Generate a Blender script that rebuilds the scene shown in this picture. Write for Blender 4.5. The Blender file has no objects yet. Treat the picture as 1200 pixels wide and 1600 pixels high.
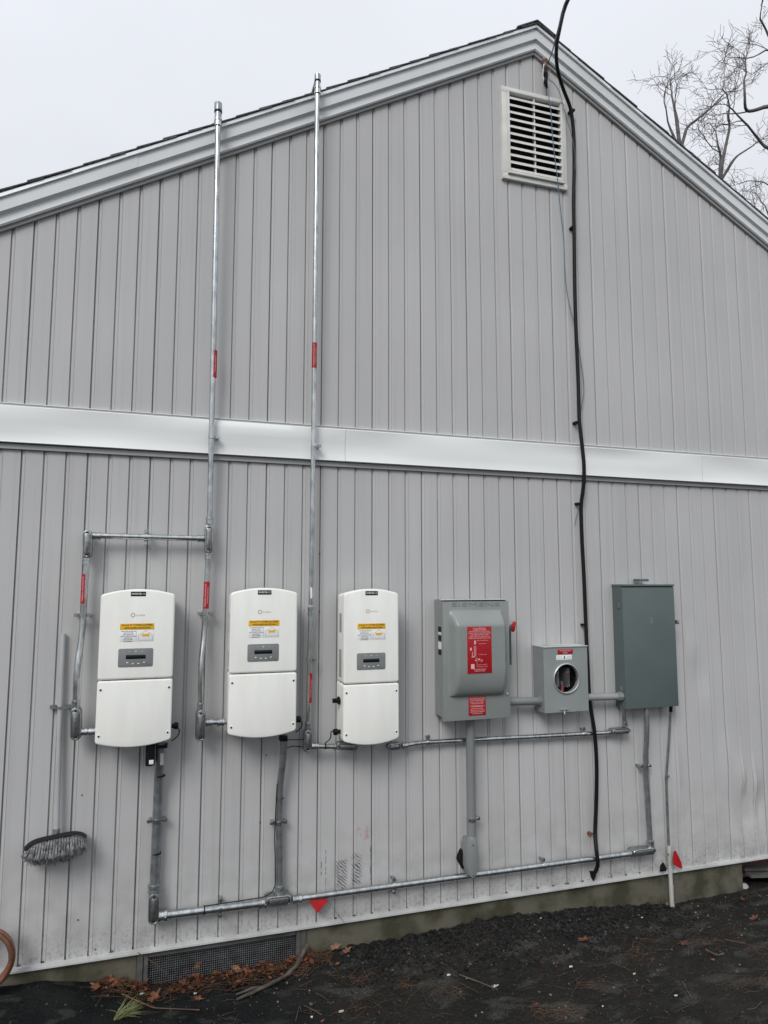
import bpy, bmesh, math, random
from mathutils import Vector, Matrix, noise
import numpy as np
R = math.radians
random.seed(7)

# ------------------------------------------------------------------ camera
S = bpy.context.scene
C = S.collection
CAMZ, DIST, FPX = 1.93, 3.7, 1067.0
YAW, PITCH = 0.30371, 0.10342
cd = bpy.data.cameras.new('camera'); cam = bpy.data.objects.new('camera', cd); C.objects.link(cam)
cam.location = (0, -DIST, CAMZ); cam.rotation_euler = (math.pi/2 + PITCH, 0, -YAW)
cd.sensor_fit = 'VERTICAL'; cd.sensor_height = 24; cd.lens = FPX/1600*24
cd.clip_start = .05; cd.clip_end = 500
S.camera = cam
# ------------------------------------------------------------------ sky
SUN_EL, SUN_AZ = R(40), R(-36)          # azimuth measured from the wall normal towards the left
w = bpy.data.worlds.new('World'); S.world = w; w.use_nodes = True
nt = w.node_tree; nt.nodes.clear(); N = nt.nodes.new; L = nt.links.new
out = N('ShaderNodeOutputWorld'); bg = N('ShaderNodeBackground'); bg.inputs['Strength'].default_value = .12
sky = N('ShaderNodeTexSky'); sky.sky_type = 'NISHITA'; sky.sun_disc = False
sky.sun_elevation = SUN_EL; sky.sun_rotation = R(180) - SUN_AZ
sky.dust_density = 4; sky.air_density = 1.0
hs = N('ShaderNodeHueSaturation'); hs.inputs['Saturation'].default_value = .15
tc = N('ShaderNodeTexCoord'); sp = N('ShaderNodeSeparateXYZ'); L(tc.outputs['Generated'], sp.inputs[0])
mr = N('ShaderNodeMapRange'); mr.inputs[1].default_value = 0; mr.inputs[2].default_value = 1
mr.inputs[3].default_value = .80; mr.inputs[4].default_value = 1.42; L(sp.outputs['Z'], mr.inputs[0])
cn = N('ShaderNodeTexNoise'); cn.inputs['Scale'].default_value = 1.6; cn.inputs['Detail'].default_value = 4
mp = N('ShaderNodeMapping'); mp.inputs['Scale'].default_value = (1, 1, 2.2); L(tc.outputs['Generated'], mp.inputs[0]); L(mp.outputs[0], cn.inputs[0])
mr2 = N('ShaderNodeMapRange'); mr2.inputs[1].default_value = .3; mr2.inputs[2].default_value = .7; mr2.inputs[3].default_value = .95; mr2.inputs[4].default_value = 1.07
L(cn.outputs['Fac'], mr2.inputs[0])
mm = N('ShaderNodeMath'); mm.operation = 'MULTIPLY'; L(mr.outputs[0], mm.inputs[0]); L(mr2.outputs[0], mm.inputs[1])
vm = N('ShaderNodeVectorMath'); vm.operation = 'SCALE'; vm.inputs[0].default_value = (5.30, 5.47, 5.88); L(mm.outputs[0], vm.inputs['Scale'])
mx = N('ShaderNodeMix'); mx.data_type = 'RGBA'; mx.inputs[0].default_value = .93
L(sky.outputs[0], hs.inputs['Color']); L(hs.outputs[0], mx.inputs[6]); L(vm.outputs[0], mx.inputs[7])
L(mx.outputs[2], bg.inputs['Color']); L(bg.outputs[0], out.inputs[0])
sl = bpy.data.lights.new('sun', 'SUN'); sl.energy = 1.5; sl.angle = R(24); sl.color = (1, .985, .96)
so = bpy.data.objects.new('sun', sl); C.objects.link(so); so.location = (-4, -8, 9)
sd = Vector((math.sin(SUN_AZ)*math.cos(SUN_EL), -math.cos(SUN_AZ)*math.cos(SUN_EL), math.sin(SUN_EL)))
so.rotation_euler = sd.to_track_quat('Z', 'Y').to_euler()
vs = S.view_settings; vs.view_transform = 'Standard'; vs.look = 'None'; vs.gamma = 1; vs.exposure = .2
vs.use_curve_mapping = False

# ------------------------------------------------------------------ helpers
cy_, sy_, cp_, sp_ = math.cos(YAW), math.sin(YAW), math.cos(PITCH), math.sin(PITCH)
AF = Vector((sy_*cp_, cy_*cp_, sp_)); AR = Vector((cy_, -sy_, 0)); AU = AR.cross(AF)
CAM = Vector((0, -DIST, CAMZ))
def ray(px, py): return AR*(px-600) - AU*(py-800) + AF*FPX
def W(px, py, off=0.0):                 # point standing `off` metres in front of the wall plane
    d = ray(px, py); return CAM + d*((DIST-off)/d.y)
def WG(px, py, z=0.0):                  # point on a level plane
    d = ray(px, py); return CAM + d*((z-CAMZ)/d.z)
def WY(px, py, y):
    d = ray(px, py); return CAM + d*((y+DIST)/d.y)
ORG = {}
def tag(o, label=None, cat=None, group=None, kind=None):
    if label: o['label'] = label
    if cat: o['category'] = cat
    if group: o['group'] = group
    if kind: o['kind'] = kind
    return o
def thing(name, label, cat, loc=(0, 0, 0), group=None):
    o = bpy.data.objects.new(name, None); C.objects.link(o); o.location = loc; o.empty_display_size = .1
    ORG[o.name] = Vector(loc); return tag(o, label, cat, group)
def link(name, me, parent=None, org=None):
    o = bpy.data.objects.new(name, me); C.objects.link(o)
    if parent is not None: o.parent = parent
    ORG[o.name] = org if org is not None else Vector((0, 0, 0)); return o

class MB:
    def __init__(s): s.v = []; s.f = []
    def add(s, vs, fs):
        b = len(s.v); s.v += [Vector(p) for p in vs]; s.f += [[i+b for i in f] for f in fs]; return s
    def box(s, x0, x1, y0, y1, z0, z1):
        return s.add([(x, y, z) for x in (x0, x1) for y in (y0, y1) for z in (z0, z1)],
            [(0, 1, 3, 2), (4, 6, 7, 5), (0, 4, 5, 1), (2, 3, 7, 6), (0, 2, 6, 4), (1, 5, 7, 3)])
    def wbox(s, x0, x1, o0, o1, z0, z1, r=.003):      # box by wall offset with bevelled edges
        return s.prism([(x0, z0), (x1, z0), (x1, z1), (x0, z1)], o0, o1, r)
    def prism(s, ol, o0, o1, r=0., seg=2):           # outline in (x,z), from offset o0 (back) to o1 (front), front edge rounded by r
        n = len(ol); area = sum(ol[i][0]*ol[(i+1) % n][1]-ol[(i+1) % n][0]*ol[i][1] for i in range(n))
        if area < 0: ol = ol[::-1]
        P = [Vector((p[0], p[1])) for p in ol]
        def inset(d):
            o = []
            for i in range(n):
                a, b, c = P[i-1], P[i], P[(i+1) % n]
                e1 = (b-a).normalized(); e2 = (c-b).normalized()
                n1 = Vector((-e1.y, e1.x)); n2 = Vector((-e2.y, e2.x)); m = n1+n2
                if m.length < 1e-6: m = n1.copy()
                m.normalize(); k = max(.4, m.dot(n1)); o.append(b+m*(d/k))
            return o
        lay = [(o0, 0)]
        if r > 0:
            for k in range(seg+1):
                t = k/seg*math.pi/2; lay.append((o1-r+r*math.sin(t), r*(1-math.cos(t))))
        else: lay.append((o1, 0))
        b = len(s.v)
        for off, d in lay:
            for p in inset(d) if d > 0 else P: s.v.append(Vector((p.x, -off, p.y)))
        for k in range(len(lay)-1):
            for i in range(n):
                j = (i+1) % n; s.f.append([b+k*n+i, b+k*n+j, b+(k+1)*n+j, b+(k+1)*n+i])
        s.f.append([b+(len(lay)-1)*n+i for i in range(n)]); s.f.append([b+i for i in range(n)][::-1])
        return s
    def tube(s, pts, r, seg=12, cap=True, rs=None):
        pts = [Vector(p) for p in pts]; n = len(pts); b = len(s.v); up = None
        for i, p in enumerate(pts):
            d = (pts[min(i+1, n-1)]-pts[max(i-1, 0)]).normalized()
            if up is None:
                up = d.orthogonal().normalized()
            else:
                up = (up-d*up.dot(d)).normalized()
            sdv = d.cross(up); rr = rs[i] if rs else r
            for k in range(seg):
                a = 2*math.pi*k/seg; s.v.append(p+(up*math.cos(a)+sdv*math.sin(a))*rr)
        for i in range(n-1):
            for k in range(seg):
                j = (k+1) % seg; s.f.append([b+i*seg+k, b+i*seg+j, b+(i+1)*seg+j, b+(i+1)*seg+k])
        if cap:
            s.f.append([b+k for k in range(seg)][::-1]); s.f.append([b+(n-1)*seg+k for k in range(seg)])
        return s
    def build(s, name, mat, parent=None, ang=35, org=None):
        o = ORG[parent.name] if parent is not None else (org or Vector((0, 0, 0)))
        me = bpy.data.meshes.new(name); me.from_pydata([tuple(p-o) for p in s.v], [], s.f)
        bm = bmesh.new(); bm.from_mesh(me); bmesh.ops.recalc_face_normals(bm, faces=bm.faces); bm.to_mesh(me); bm.free()
        me.materials.append(mat)
        me.shade_smooth(); me.set_sharp_from_angle(angle=R(ang))
        ob = link(name, me, parent, o)
        if parent is None: ob.location = o
        return ob

def fillet(pts, r, n=6):
    pts = [Vector(p) for p in pts]; o = [pts[0]]
    for i in range(1, len(pts)-1):
        a, b, c = pts[i-1], pts[i], pts[i+1]
        l = min(r, (a-b).length*.48, (c-b).length*.48)
        p, q = b+(a-b).normalized()*l, b+(c-b).normalized()*l
        for k in range(n+1):
            t = k/n; o.append(p*(1-t)**2+b*2*t*(1-t)+q*t*t)
    return o+[pts[-1]]
def stad(cx, cz, hx, hz, rr=None, n=6):              # rounded rectangle outline
    rr = min(hx, hz) if rr is None else rr; o = []
    for sx, sz, a0 in ((1, 1, 0), (-1, 1, 90), (-1, -1, 180), (1, -1, 270)):
        for k in range(n+1):
            a = R(a0+90*k/n); o.append((cx+sx*(hx-rr)+rr*math.cos(a), cz+sz*(hz-rr)+rr*math.sin(a)))
    return o
def circ(cx, cz, r, n=16): return [(cx+r*math.cos(2*math.pi*k/n), cz+r*math.sin(2*math.pi*k/n)) for k in range(n)]

# ------------------------------------------------------------------ materials
def mat(name, col, rough=.5, metal=0., var=.08, scale=6., bump=.0, bscale=80., col2=None, aniso=None, spec=None, detail=4., stretch=None, lo=.35, hi=.65):
    m = bpy.data.materials.new(name); m.use_nodes = True; t = m.node_tree; p = t.nodes['Principled BSDF']
    p.inputs['Roughness'].default_value = rough; p.inputs['Metallic'].default_value = metal
    if spec is not None: p.inputs['Specular IOR Level'].default_value = spec
    g = t.nodes.new('ShaderNodeNewGeometry'); src = g.outputs['Position']
    if stretch:
        q = t.nodes.new('ShaderNodeMapping'); q.inputs['Scale'].default_value = stretch; t.links.new(src, q.inputs[0]); src = q.outputs[0]
    n = t.nodes.new('ShaderNodeTexNoise'); n.inputs['Scale'].default_value = scale; n.inputs['Detail'].default_value = detail
    t.links.new(src, n.inputs['Vector'])
    r = t.nodes.new('ShaderNodeMapRange'); r.inputs[1].default_value = lo; r.inputs[2].default_value = hi
    t.links.new(n.outputs['Fac'], r.inputs[0])
    x = t.nodes.new('ShaderNodeMix'); x.data_type = 'RGBA'; t.links.new(r.outputs[0], x.inputs[0])
    c2 = col2 or tuple(c*(1-var) for c in col); c1 = tuple(c*(1+var) for c in col) if col2 is None else col
    x.inputs[6].default_value = (*c1, 1); x.inputs[7].default_value = (*c2, 1)
    t.links.new(x.outputs[2], p.inputs['Base Color'])
    rr = t.nodes.new('ShaderNodeMapRange'); rr.inputs[3].default_value = max(.05, rough-.07); rr.inputs[4].default_value = min(1, rough+.09)
    t.links.new(n.outputs['Fac'], rr.inputs[0]); t.links.new(rr.outputs[0], p.inputs['Roughness'])
    if bump:
        b = t.nodes.new('ShaderNodeBump'); b.inputs['Strength'].default_value = bump; b.inputs['Distance'].default_value = .002
        n2 = t.nodes.new('ShaderNodeTexNoise'); n2.inputs['Scale'].default_value = bscale; n2.inputs['Detail'].default_value = 3
        t.links.new(g.outputs['Position'], n2.inputs['Vector']); t.links.new(n2.outputs['Fac'], b.inputs['Height']); t.links.new(b.outputs[0], p.inputs['Normal'])
    return m
class NT:                                            # small node helper
    def __init__(s, m): s.t = m.node_tree; s.p = s.t.nodes['Principled BSDF']
    def n(s, ty, **k):
        o = s.t.nodes.new(ty)
        for a, b in k.items(): setattr(o, a, b)
        return o
    def l(s, a, b): s.t.links.new(a, b)
    def math(s, op, a, b=None, clamp=False):
        o = s.n('ShaderNodeMath', operation=op, use_clamp=clamp)
        for i, v in enumerate((a, b)):
            if v is None: continue
            if hasattr(v, 'type'): s.l(v, o.inputs[i])
            else: o.inputs[i].default_value = v
        return o.outputs[0]
    def rng(s, v, a, b, c=0., d=1.):
        o = s.n('ShaderNodeMapRange'); s.l(v, o.inputs[0])
        for i, q in enumerate((a, b, c, d)): o.inputs[i+1].default_value = q
        return o.outputs[0]
    def box(s, X, Z, x0, x1, z0, z1, f=.02):
        a = s.rng(X, x0, x0+f); b = s.rng(X, x1, x1-f); c = s.rng(Z, z0, z0+f); d = s.rng(Z, z1, z1-f)
        return s.math('MULTIPLY', s.math('MULTIPLY', a, b), s.math('MULTIPLY', c, d))
    def noise(s, vec, sc, det=4., stretch=None):
        if stretch:
            q = s.n('ShaderNodeMapping'); q.inputs['Scale'].default_value = stretch; s.l(vec, q.inputs[0]); vec = q.outputs[0]
        o = s.n('ShaderNodeTexNoise'); o.inputs['Scale'].default_value = sc; o.inputs['Detail'].default_value = det; s.l(vec, o.inputs['Vector']); return o.outputs['Fac']
    def mix(s, f, a, b, mode='MIX'):
        o = s.n('ShaderNodeMix', data_type='RGBA', blend_type=mode)
        for i, v in ((0, f), (6, a), (7, b)):
            if hasattr(v, 'type'): s.l(v, o.inputs[i])
            else: o.inputs[i].default_value = v if i == 0 else (*v, 1)
        return o.outputs[2]

def siding_material():
    m = bpy.data.materials.new('siding_vinyl'); m.use_nodes = True; k = NT(m)
    g = k.n('ShaderNodeNewGeometry'); P = g.outputs['Position']; s = k.n('ShaderNodeSeparateXYZ'); k.l(P, s.inputs[0]); X, Z = s.outputs[0], s.outputs[2]
    base = k.mix(k.rng(k.noise(P, 1.3, 5), .3, .7), (.495, .494, .492), (.445, .444, .442))
    # each board has weathered a little differently
    idx = k.math('FLOOR', k.math('MULTIPLY', k.math('ADD', X, .715), 10.0))
    wn = k.n('ShaderNodeTexWhiteNoise', noise_dimensions='1D'); k.l(idx, wn.inputs['W'])
    base = k.mix(k.rng(wn.outputs[0], 0, 1, 0, .07), base, (.25, .25, .245))
    streak = k.rng(k.noise(P, 3, 6, (11, 1, .22)), .52, .74)
    base = k.mix(k.math('MULTIPLY', streak, .2), base, (.27, .27, .25))
    speck = k.rng(k.noise(P, 160, 2), .66, .74)
    base = k.mix(k.math('MULTIPLY', speck, .22), base, (.2, .2, .19))
    # grime splashed up from the ground
    grime = k.math('MULTIPLY', k.rng(Z, .75, .14), k.rng(k.noise(P, 9, 8), .38, .72))
    base = k.mix(k.math('MULTIPLY', grime, .5), base, (.17, .165, .14))
    grime2 = k.math('MULTIPLY', k.rng(Z, .34, .14), k.rng(k.noise(P, 60, 5), .5, .7))
    base = k.mix(k.math('MULTIPLY', grime2, .6), base, (.1, .095, .08))
    # diagonal rub marks and pen lines above the low conduit
    a = W(524, 1345); b = W(566, 1390); d0 = W(505, 1325); e0 = W(512, 1392)
    rot = k.n('ShaderNodeMapping'); rot.inputs['Rotation'].default_value = (0, R(-42), 0); k.l(P, rot.inputs[0])
    wv = k.n('ShaderNodeTexWave', wave_type='BANDS', bands_direction='Z'); wv.inputs['Scale'].default_value = 24; wv.inputs['Distortion'].default_value = 7; wv.inputs['Detail'].default_value = 4; wv.inputs['Detail Scale'].default_value = 1.2
    k.l(rot.outputs[0], wv.inputs[0])
    hatch = k.math('MULTIPLY', k.rng(wv.outputs['Fac'], .2, .7), k.rng(k.noise(P, 30, 8), .30, .52))
    r1 = k.box(X, Z, a.x, a.x+.068, b.z+.0, a.z+.005, .012)
    r2 = k.box(X, Z, a.x+.082, b.x+.005, b.z+.02, a.z+.03, .02)
    mk = k.math('MULTIPLY', k.math('MAXIMUM', r1, r2), hatch)
    for px, y0, y1, wd in ((508.5, 1328, 1392, .0035), (579, 1318, 1375, .004), (502, 1346, 1368, .004)):
        p0 = W(px, y1); p1 = W(px, y0)
        ln = k.math('MULTIPLY', k.box(X, Z, p0.x-wd, p0.x+wd, p0.z, p1.z, .003), k.rng(k.noise(P, 55, 4), .42, .55))
        mk = k.math('MAXIMUM', mk, ln)
    base = k.mix(k.math('MULTIPLY', mk, .85), base, (.06, .06, .065))
    c0 = W(555, 1290); c1 = W(582, 1312)
    rd = k.math('MULTIPLY', k.box(X, Z, c0.x, c1.x, c1.z, c0.z, .02), k.rng(k.noise(P, 40, 5), .5, .66))
    base = k.mix(k.math('MULTIPLY', rd, .6), base, (.42, .14, .10))
    # rust running down under old clips
    for px, y0, y1 in ((893, 182, 200), (912, 985, 1003), (922, 1306, 1330)):
        p0 = W(px, y0); p1 = W(px, y1)
        ru = k.math('MULTIPLY', k.box(X, Z, p0.x-.006, p0.x+.006, p1.z, p0.z+.01, .006), k.rng(k.noise(P, 70, 3), .3, .6))
        base = k.mix(k.math('MULTIPLY', ru, .7), base, (.36, .2, .08))
    k.l(base, k.p.inputs['Base Color']); k.p.inputs['Roughness'].default_value = .52; k.p.inputs['Specular IOR Level'].default_value = .4
    bp = k.n('ShaderNodeBump'); bp.inputs['Strength'].default_value = .12; bp.inputs['Distance'].default_value = .002
    k.l(k.noise(P, 130, 3, (1, 1, .3)), bp.inputs['Height']); k.l(bp.outputs[0], k.p.inputs['Normal'])
    return m
def ground_material():
    m = bpy.data.materials.new('dark_ground'); m.use_nodes = True; k = NT(m)
    g = k.n('ShaderNodeNewGeometry'); P = g.outputs['Position']; s = k.n('ShaderNodeSeparateXYZ'); k.l(P, s.inputs[0]); X, Y = s.outputs[0], s.outputs[1]
    n1 = k.noise(P, 2.2, 8)
    soil = k.mix(k.rng(n1, .35, .65), (.0105, .0102, .0095), (.019, .0175, .0145))
    soil = k.mix(k.math('MULTIPLY', k.rng(k.noise(P, 230, 3), .55, .75), .5), soil, (.075, .072, .066))
    soil = k.mix(k.math('MULTIPLY', k.rng(k.noise(P, 36, 6), .52, .7), .5), soil, (.006, .0056, .005))
    patch = k.math('MULTIPLY', k.rng(k.noise(P, 4.2, 7, (1, 2.4, 1)), .54, .62), k.rng(k.noise(P, 120, 3), .3, .6))
    soil = k.mix(k.math('MULTIPLY', patch, .75), soil, (.060, .060, .057))
    asph = k.mix(k.rng(k.noise(P, 5, 8), .4, .7), (.0045, .0052, .0055), (.013, .0137, .0137))
    asph = k.mix(k.math('MULTIPLY', k.rng(k.noise(P, 300, 2), .62, .72), .45), asph, (.06, .06, .057))
    asph = k.mix(k.math('MULTIPLY', k.rng(k.noise(P, 6.5, 8, (1, 2, 1)), .57, .64), .5), asph, (.045, .044, .041))
    f = k.math('ADD', X, k.rng(k.noise(P, 6, 5), 0, 1, -.3, .3))
    c = k.mix(k.rng(f, .55, .8), asph, soil)
    k.l(c, k.p.inputs['Base Color']); k.p.inputs['Roughness'].default_value = .85
    k.l(k.rng(k.noise(P, 7, 6), .42, .6, .95, .42), k.p.inputs['Roughness']); k.p.inputs['Specular IOR Level'].default_value = .16
    bp = k.n('ShaderNodeBump'); bp.inputs['Strength'].default_value = 1; bp.inputs['Distance'].default_value = .012
    k.l(k.noise(P, 60, 10), bp.inputs['Height']); k.l(bp.outputs[0], k.p.inputs['Normal'])
    return m
M = dict(
    siding=siding_material(), ground=ground_material(),
    jtrim=mat('grey_channel', (.34, .34, .335), .5, var=.05, scale=4),
    white=mat('white_trim', (.76, .785, .765), .32, var=.035, scale=1.7, bump=.04, bscale=4, stretch=(.6, 1, 2)),
    rake=mat('rake_trim', (.64, .665, .67), .5, var=.05, scale=2.5, bump=.05, bscale=8),
    drip=mat('drip_metal', (.78, .80, .81), .35, .3, scale=8),
    shingle=mat('shingle', (.10, .10, .105), .95, var=.35, scale=60, bump=.6, bscale=400),
    invw=mat('inverter_white', (.82, .825, .775), .38, var=.03, scale=5, stretch=(3, 1, .7), bump=.12, bscale=420),
    invg=mat('inverter_alloy', (.42, .43, .42), .45, .4, scale=12),
    invp=mat('inverter_panel', (.19, .20, .20), .45, scale=20),
    black=mat('black_plastic', (.007, .007, .008), .45, spec=.2, scale=20, var=.2),
    lcd=mat('display_glass', (.006, .009, .008), .12, scale=8),
    galv=mat('galvanised_steel', (.60, .63, .63), .24, .95, scale=38, col2=(.36, .385, .39), bump=.05, bscale=60, stretch=(1, 1, .4)),
    cast=mat('cast_aluminium', (.40, .42, .415), .32, .92, scale=60, col2=(.24, .25, .25), bump=.35, bscale=260),
    galvl=mat('matt_steel', (.30, .325, .33), .36, .75, scale=25, var=.2, bump=.05, bscale=60),
    pvc=mat('grey_pvc', (.20, .215, .215), .5, var=.07, scale=6, stretch=(1, 1, .3)),
    pvcw=mat('pale_pvc', (.42, .42, .39), .55, var=.1, scale=18),
    red=mat('red_label', (.36, .005, .012), .4, var=.06, scale=30),
    redflag=mat('red_flag', (.38, .006, .010), .5, var=.12, scale=30),
    ink=mat('white_print', (.78, .76, .75), .5, var=.01), inkp=mat('pink_print', (.72, .42, .42), .5, var=.01),
    inkk=mat('black_print', (.02, .02, .02), .5, var=.01), inkg=mat('grey_print', (.40, .34, .31), .5, var=.01), inko=mat('brown_print', (.06, .03, .008), .5, var=.01),
    logo=mat('logo_print', (.50, .38, .32), .5, var=.01),
    yel=mat('yellow_label', (.80, .45, .02), .45, var=.05, scale=40), lab=mat('white_label', (.82, .83, .82), .4, var=.01),
    disc=mat('disconnect_grey', (.235, .257, .247), .32, var=.04, scale=7, bump=.06, bscale=300),
    meter=mat('meter_grey', (.25, .272, .27), .45, var=.05, scale=7, bump=.06, bscale=300),
    panel=mat('panel_teal_grey', (.104, .132, .131), .45, spec=.3, var=.04, scale=5, bump=.05, bscale=300),
    dark=mat('dark_inside', (.008, .008, .009), .8, var=.3),
    conc=mat('foundation_concrete', (.105, .098, .070), .9, scale=7, col2=(.042, .041, .024), bump=1, bscale=90, detail=8, lo=.4, hi=.62),
    wood=mat('weathered_wood', (.075, .074, .07), .8, scale=14, var=.4, bump=.4, bscale=90, stretch=(.4, 1, 1)),
    woodr=mat('dark_red_wood', (.075, .035, .032), .8, scale=14, var=.35, bump=.4, bscale=60),
    screen=mat('screen_wire', (.19, .195, .20), .5, .3, scale=30, var=.3),
    cable=mat('black_cable', (.008, .008, .010), .5, spec=.2, scale=20, var=.2),
    blue=mat('blue_wire', (.10, .17, .24), .5, scale=20, var=.1), thin=mat('grey_wire', (.13, .14, .16), .5, .3, scale=20),
    rust=mat('rusty_clip', (.14, .06, .03), .8, scale=90, var=.5), porc=mat('porcelain', (.28, .16, .13), .35, scale=40, var=.4),
    alum=mat('brushed_pole', (.50, .51, .51), .45, .35, scale=10, var=.08),
    tuft=mat('bristle', (.46, .46, .45), .7, scale=45, col2=(.13, .13, .15)), 
    leaf=mat('brown_leaf', (.19, .062, .022), .6, scale=22, col2=(.055, .018, .010), bump=.3, bscale=150), leaf2=mat('tan_leaf', (.30, .155, .075), .6, scale=30, col2=(.13, .055, .028), bump=.3, bscale=150),
    needle=mat('pine_needle', (.15, .075, .038), .6, scale=9, col2=(.045, .027, .017)), twig=mat('twig', (.07, .056, .045), .85, scale=30, var=.4, bump=.4),
    grass=mat('grass_blade', (.16, .18, .07), .6, scale=20, var=.3), chip=mat('pale_chip', (.6, .58, .5), .6, scale=40, var=.1),
    gravel=mat('gravel', (.028, .027, .026), .75, spec=.2, scale=42, col2=(.004, .004, .004), bump=.5, bscale=200),
    bark=mat('bark', (.12, .11, .105), .9, scale=6, var=.3, bump=.5, bscale=20), hose=mat('brown_hose', (.17, .075, .045), .35, scale=20, var=.2),
    redj=mat('red_cap', (.16, .008, .012), .4, scale=20), foam=mat('black_sealant', (.008, .008, .008), .9, spec=.2, scale=50, bump=.6))
def glass(name, tint=(1, 1, 1), rough=.02):
    m = bpy.data.materials.new(name); m.use_nodes = True; p = m.node_tree.nodes['Principled BSDF']
    p.inputs['Transmission Weight'].default_value = 1; p.inputs['IOR'].default_value = 1.45
    p.inputs['Base Color'].default_value = (*tint, 1); p.inputs['Roughness'].default_value = rough; return m
M['glass'] = glass('clear_cover'); M['glass'].node_tree.nodes['Principled BSDF'].inputs['IOR'].default_value = 1.12

def text(s, x, z, off, h, m, parent, name='lettering', width=None, rot=0, thick=0., bold=0., zscale=1.):
    cu = bpy.data.curves.new('t', 'FONT'); cu.body = s; cu.size = 1; cu.align_x = 'CENTER'; cu.align_y = 'CENTER'; cu.offset = bold
    cu.extrude = thick; cu.resolution_u = 2 if h < .02 else 4
    to = bpy.data.objects.new('t', cu); C.objects.link(to)
    dg = bpy.context.evaluated_depsgraph_get(); me = bpy.data.meshes.new_from_object(to.evaluated_get(dg))
    bpy.data.objects.remove(to); bpy.data.curves.remove(cu)
    vs = [v.co.copy() for v in me.vertices]
    x0, x1 = min(v.x for v in vs), max(v.x for v in vs); y0, y1 = min(v.y for v in vs), max(v.y for v in vs)
    sc = h/.72; sx = (width/(x1-x0)) if width else sc
    cx, cz = (x0+x1)/2, (y0+y1)/2; ca, sa = math.cos(rot), math.sin(rot)
    b = MB()
    P = [((v.x-cx)*sx, (v.y-cz)*sc*zscale, v.z) for v in vs]
    b.add([(x+a*ca-c*sa, -off-e, z+a*sa+c*ca) for a, c, e in P], [list(f.vertices) for f in me.polygons])
    bpy.data.meshes.remove(me)
    if parent is None: return b
    return b.build(name, m, parent)
def texts(lines, m, parent, off, name='lettering'):    # several lines merged into one print
    b = MB()
    for s, x, z, h, wd, rot in lines:
        q = text(s, x, z, off, h, m, None, width=wd, rot=rot, bold=.022); b.add(q.v, q.f)
    return b.build(name, m, parent)

# ------------------------------------------------------------------ ground
def clampf(v, a=0., b=1.): return max(a, min(b, v))
def sm(a, b, v): t = clampf((v-a)/(b-a)); return t*t*(3-2*t)
GX = [(-3, .10), (-.85, .10), (-.5, .085), (-.15, .03), (0, -.015), (.6, -.01), (.76, .02), (1.3, .025), (1.9, .05), (2.4, .02), (3.0, -.035), (3.6, -.03), (8, -.03)]
def gz(x, y):
    for i in range(len(GX)-1):
        if x <= GX[i+1][0]: break
    a, b = GX[i], GX[i+1]; t = clampf((x-a[0])/(b[0]-a[0])); w = a[1]+(b[1]-a[1])*t
    far = -.03*sm(-.2, 1.2, x)+.02*sm(.4, -.6, x)
    k = sm(-.55, -.04, y)
    if y > .3: k = 1; w = .0
    z = far*(1-k)+w*k
    if -1.6 < y < .3 and -1.5 < x < 5:
        soil = sm(.55, .9, x)
        n = noise.noise(Vector((x*3.1, y*3.1, 1)))*.012+noise.noise(Vector((x*11, y*11, 4)))*.006*(.4+soil)
        pile = sm(.75, 1.0, x)*sm(3.1, 2.6, x)*sm(-.42, -.2, y)
        n += (noise.noise(Vector((x*38, y*38, 7)))*.006+noise.noise(Vector((x*19, y*19, 17)))*.006+noise.noise(Vector((x*80, y*80, 2)))*.003)*(.25+.5*soil+1.2*pile)
        z += n
        # broken asphalt edge in front of the crawlspace screen
        z += .02*sm(-.17, -.21, y+.03*noise.noise(Vector((x*9, 0, 3))))*sm(-.2, 0, x)*sm(.8, .6, x)
    return z
def axis(a, b, st, far):
    v = list(np.arange(a, b+st/2, st)); s = st*3; lo = []; x = a
    while x > -far: x -= s; s *= 1.5; lo.append(x)
    hi = []; x = b; s = st*3
    while x < far: x += s; s *= 1.5; hi.append(x)
    return lo[::-1]+v+hi
ax = axis(-1.3, 4.7, .013, 90); ay = axis(-1.45, .12, .013, 90)
gv = [Vector((x, y, gz(x, y))) for y in ay for x in ax]; nx = len(ax)
gf = [(j*nx+i, j*nx+i+1, (j+1)*nx+i+1, (j+1)*nx+i) for j in range(len(ay)-1) for i in range(nx-1)]
b = MB(); b.v = gv; b.f = gf
tag(b.build('ground', M['ground'], ang=180), kind='structure')

# ------------------------------------------------------------------ building
SL = .563; APX, APZ = 2.19, 3.488+CAMZ           # apex of the siding line
def rz(x): return APZ-SL*abs(x-APX)
XL, XR = -2.515, 6.885
bld = thing('building', 'light grey building gable wall clad in vertical siding with white trim', 'building', (APX, 0, 0))
wall = MB().prism([(XL, .20), (XR, .20), (XR, rz(XR)), (APX, APZ), (XL, rz(XL))], -.12, -.024, 0).build('wall', M['jtrim'], bld)
zb = .155; ZB0 = .684+CAMZ-.012; ZB1 = .874+CAMZ
def lowz(px): pass
def warp(x, z):
    d = .0028*noise.noise(Vector((x*1.1, z*1.3, 9)))
    if z < ZB0:
        d += .0065*noise.noise(Vector((x*2.7, z*1.2, 3)))*sm(2.6, .3, z)*(.6+.9*sm(1.8, 3.2, x))
        # shallow dents
        for px, py, sx, sz, a in DENTS:
            q = px; dx = (x-q)/sx; dz = (z-py)/sz
            if abs(dx) < 3 and abs(dz) < 3: d += a*math.exp(-dx*dx-dz*dz)
    return d
def dn(px, py, sx, sz, a): p = W(px, py); return (p.x, p.z, sx*.85, sz*.85, a*2.3)
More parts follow.
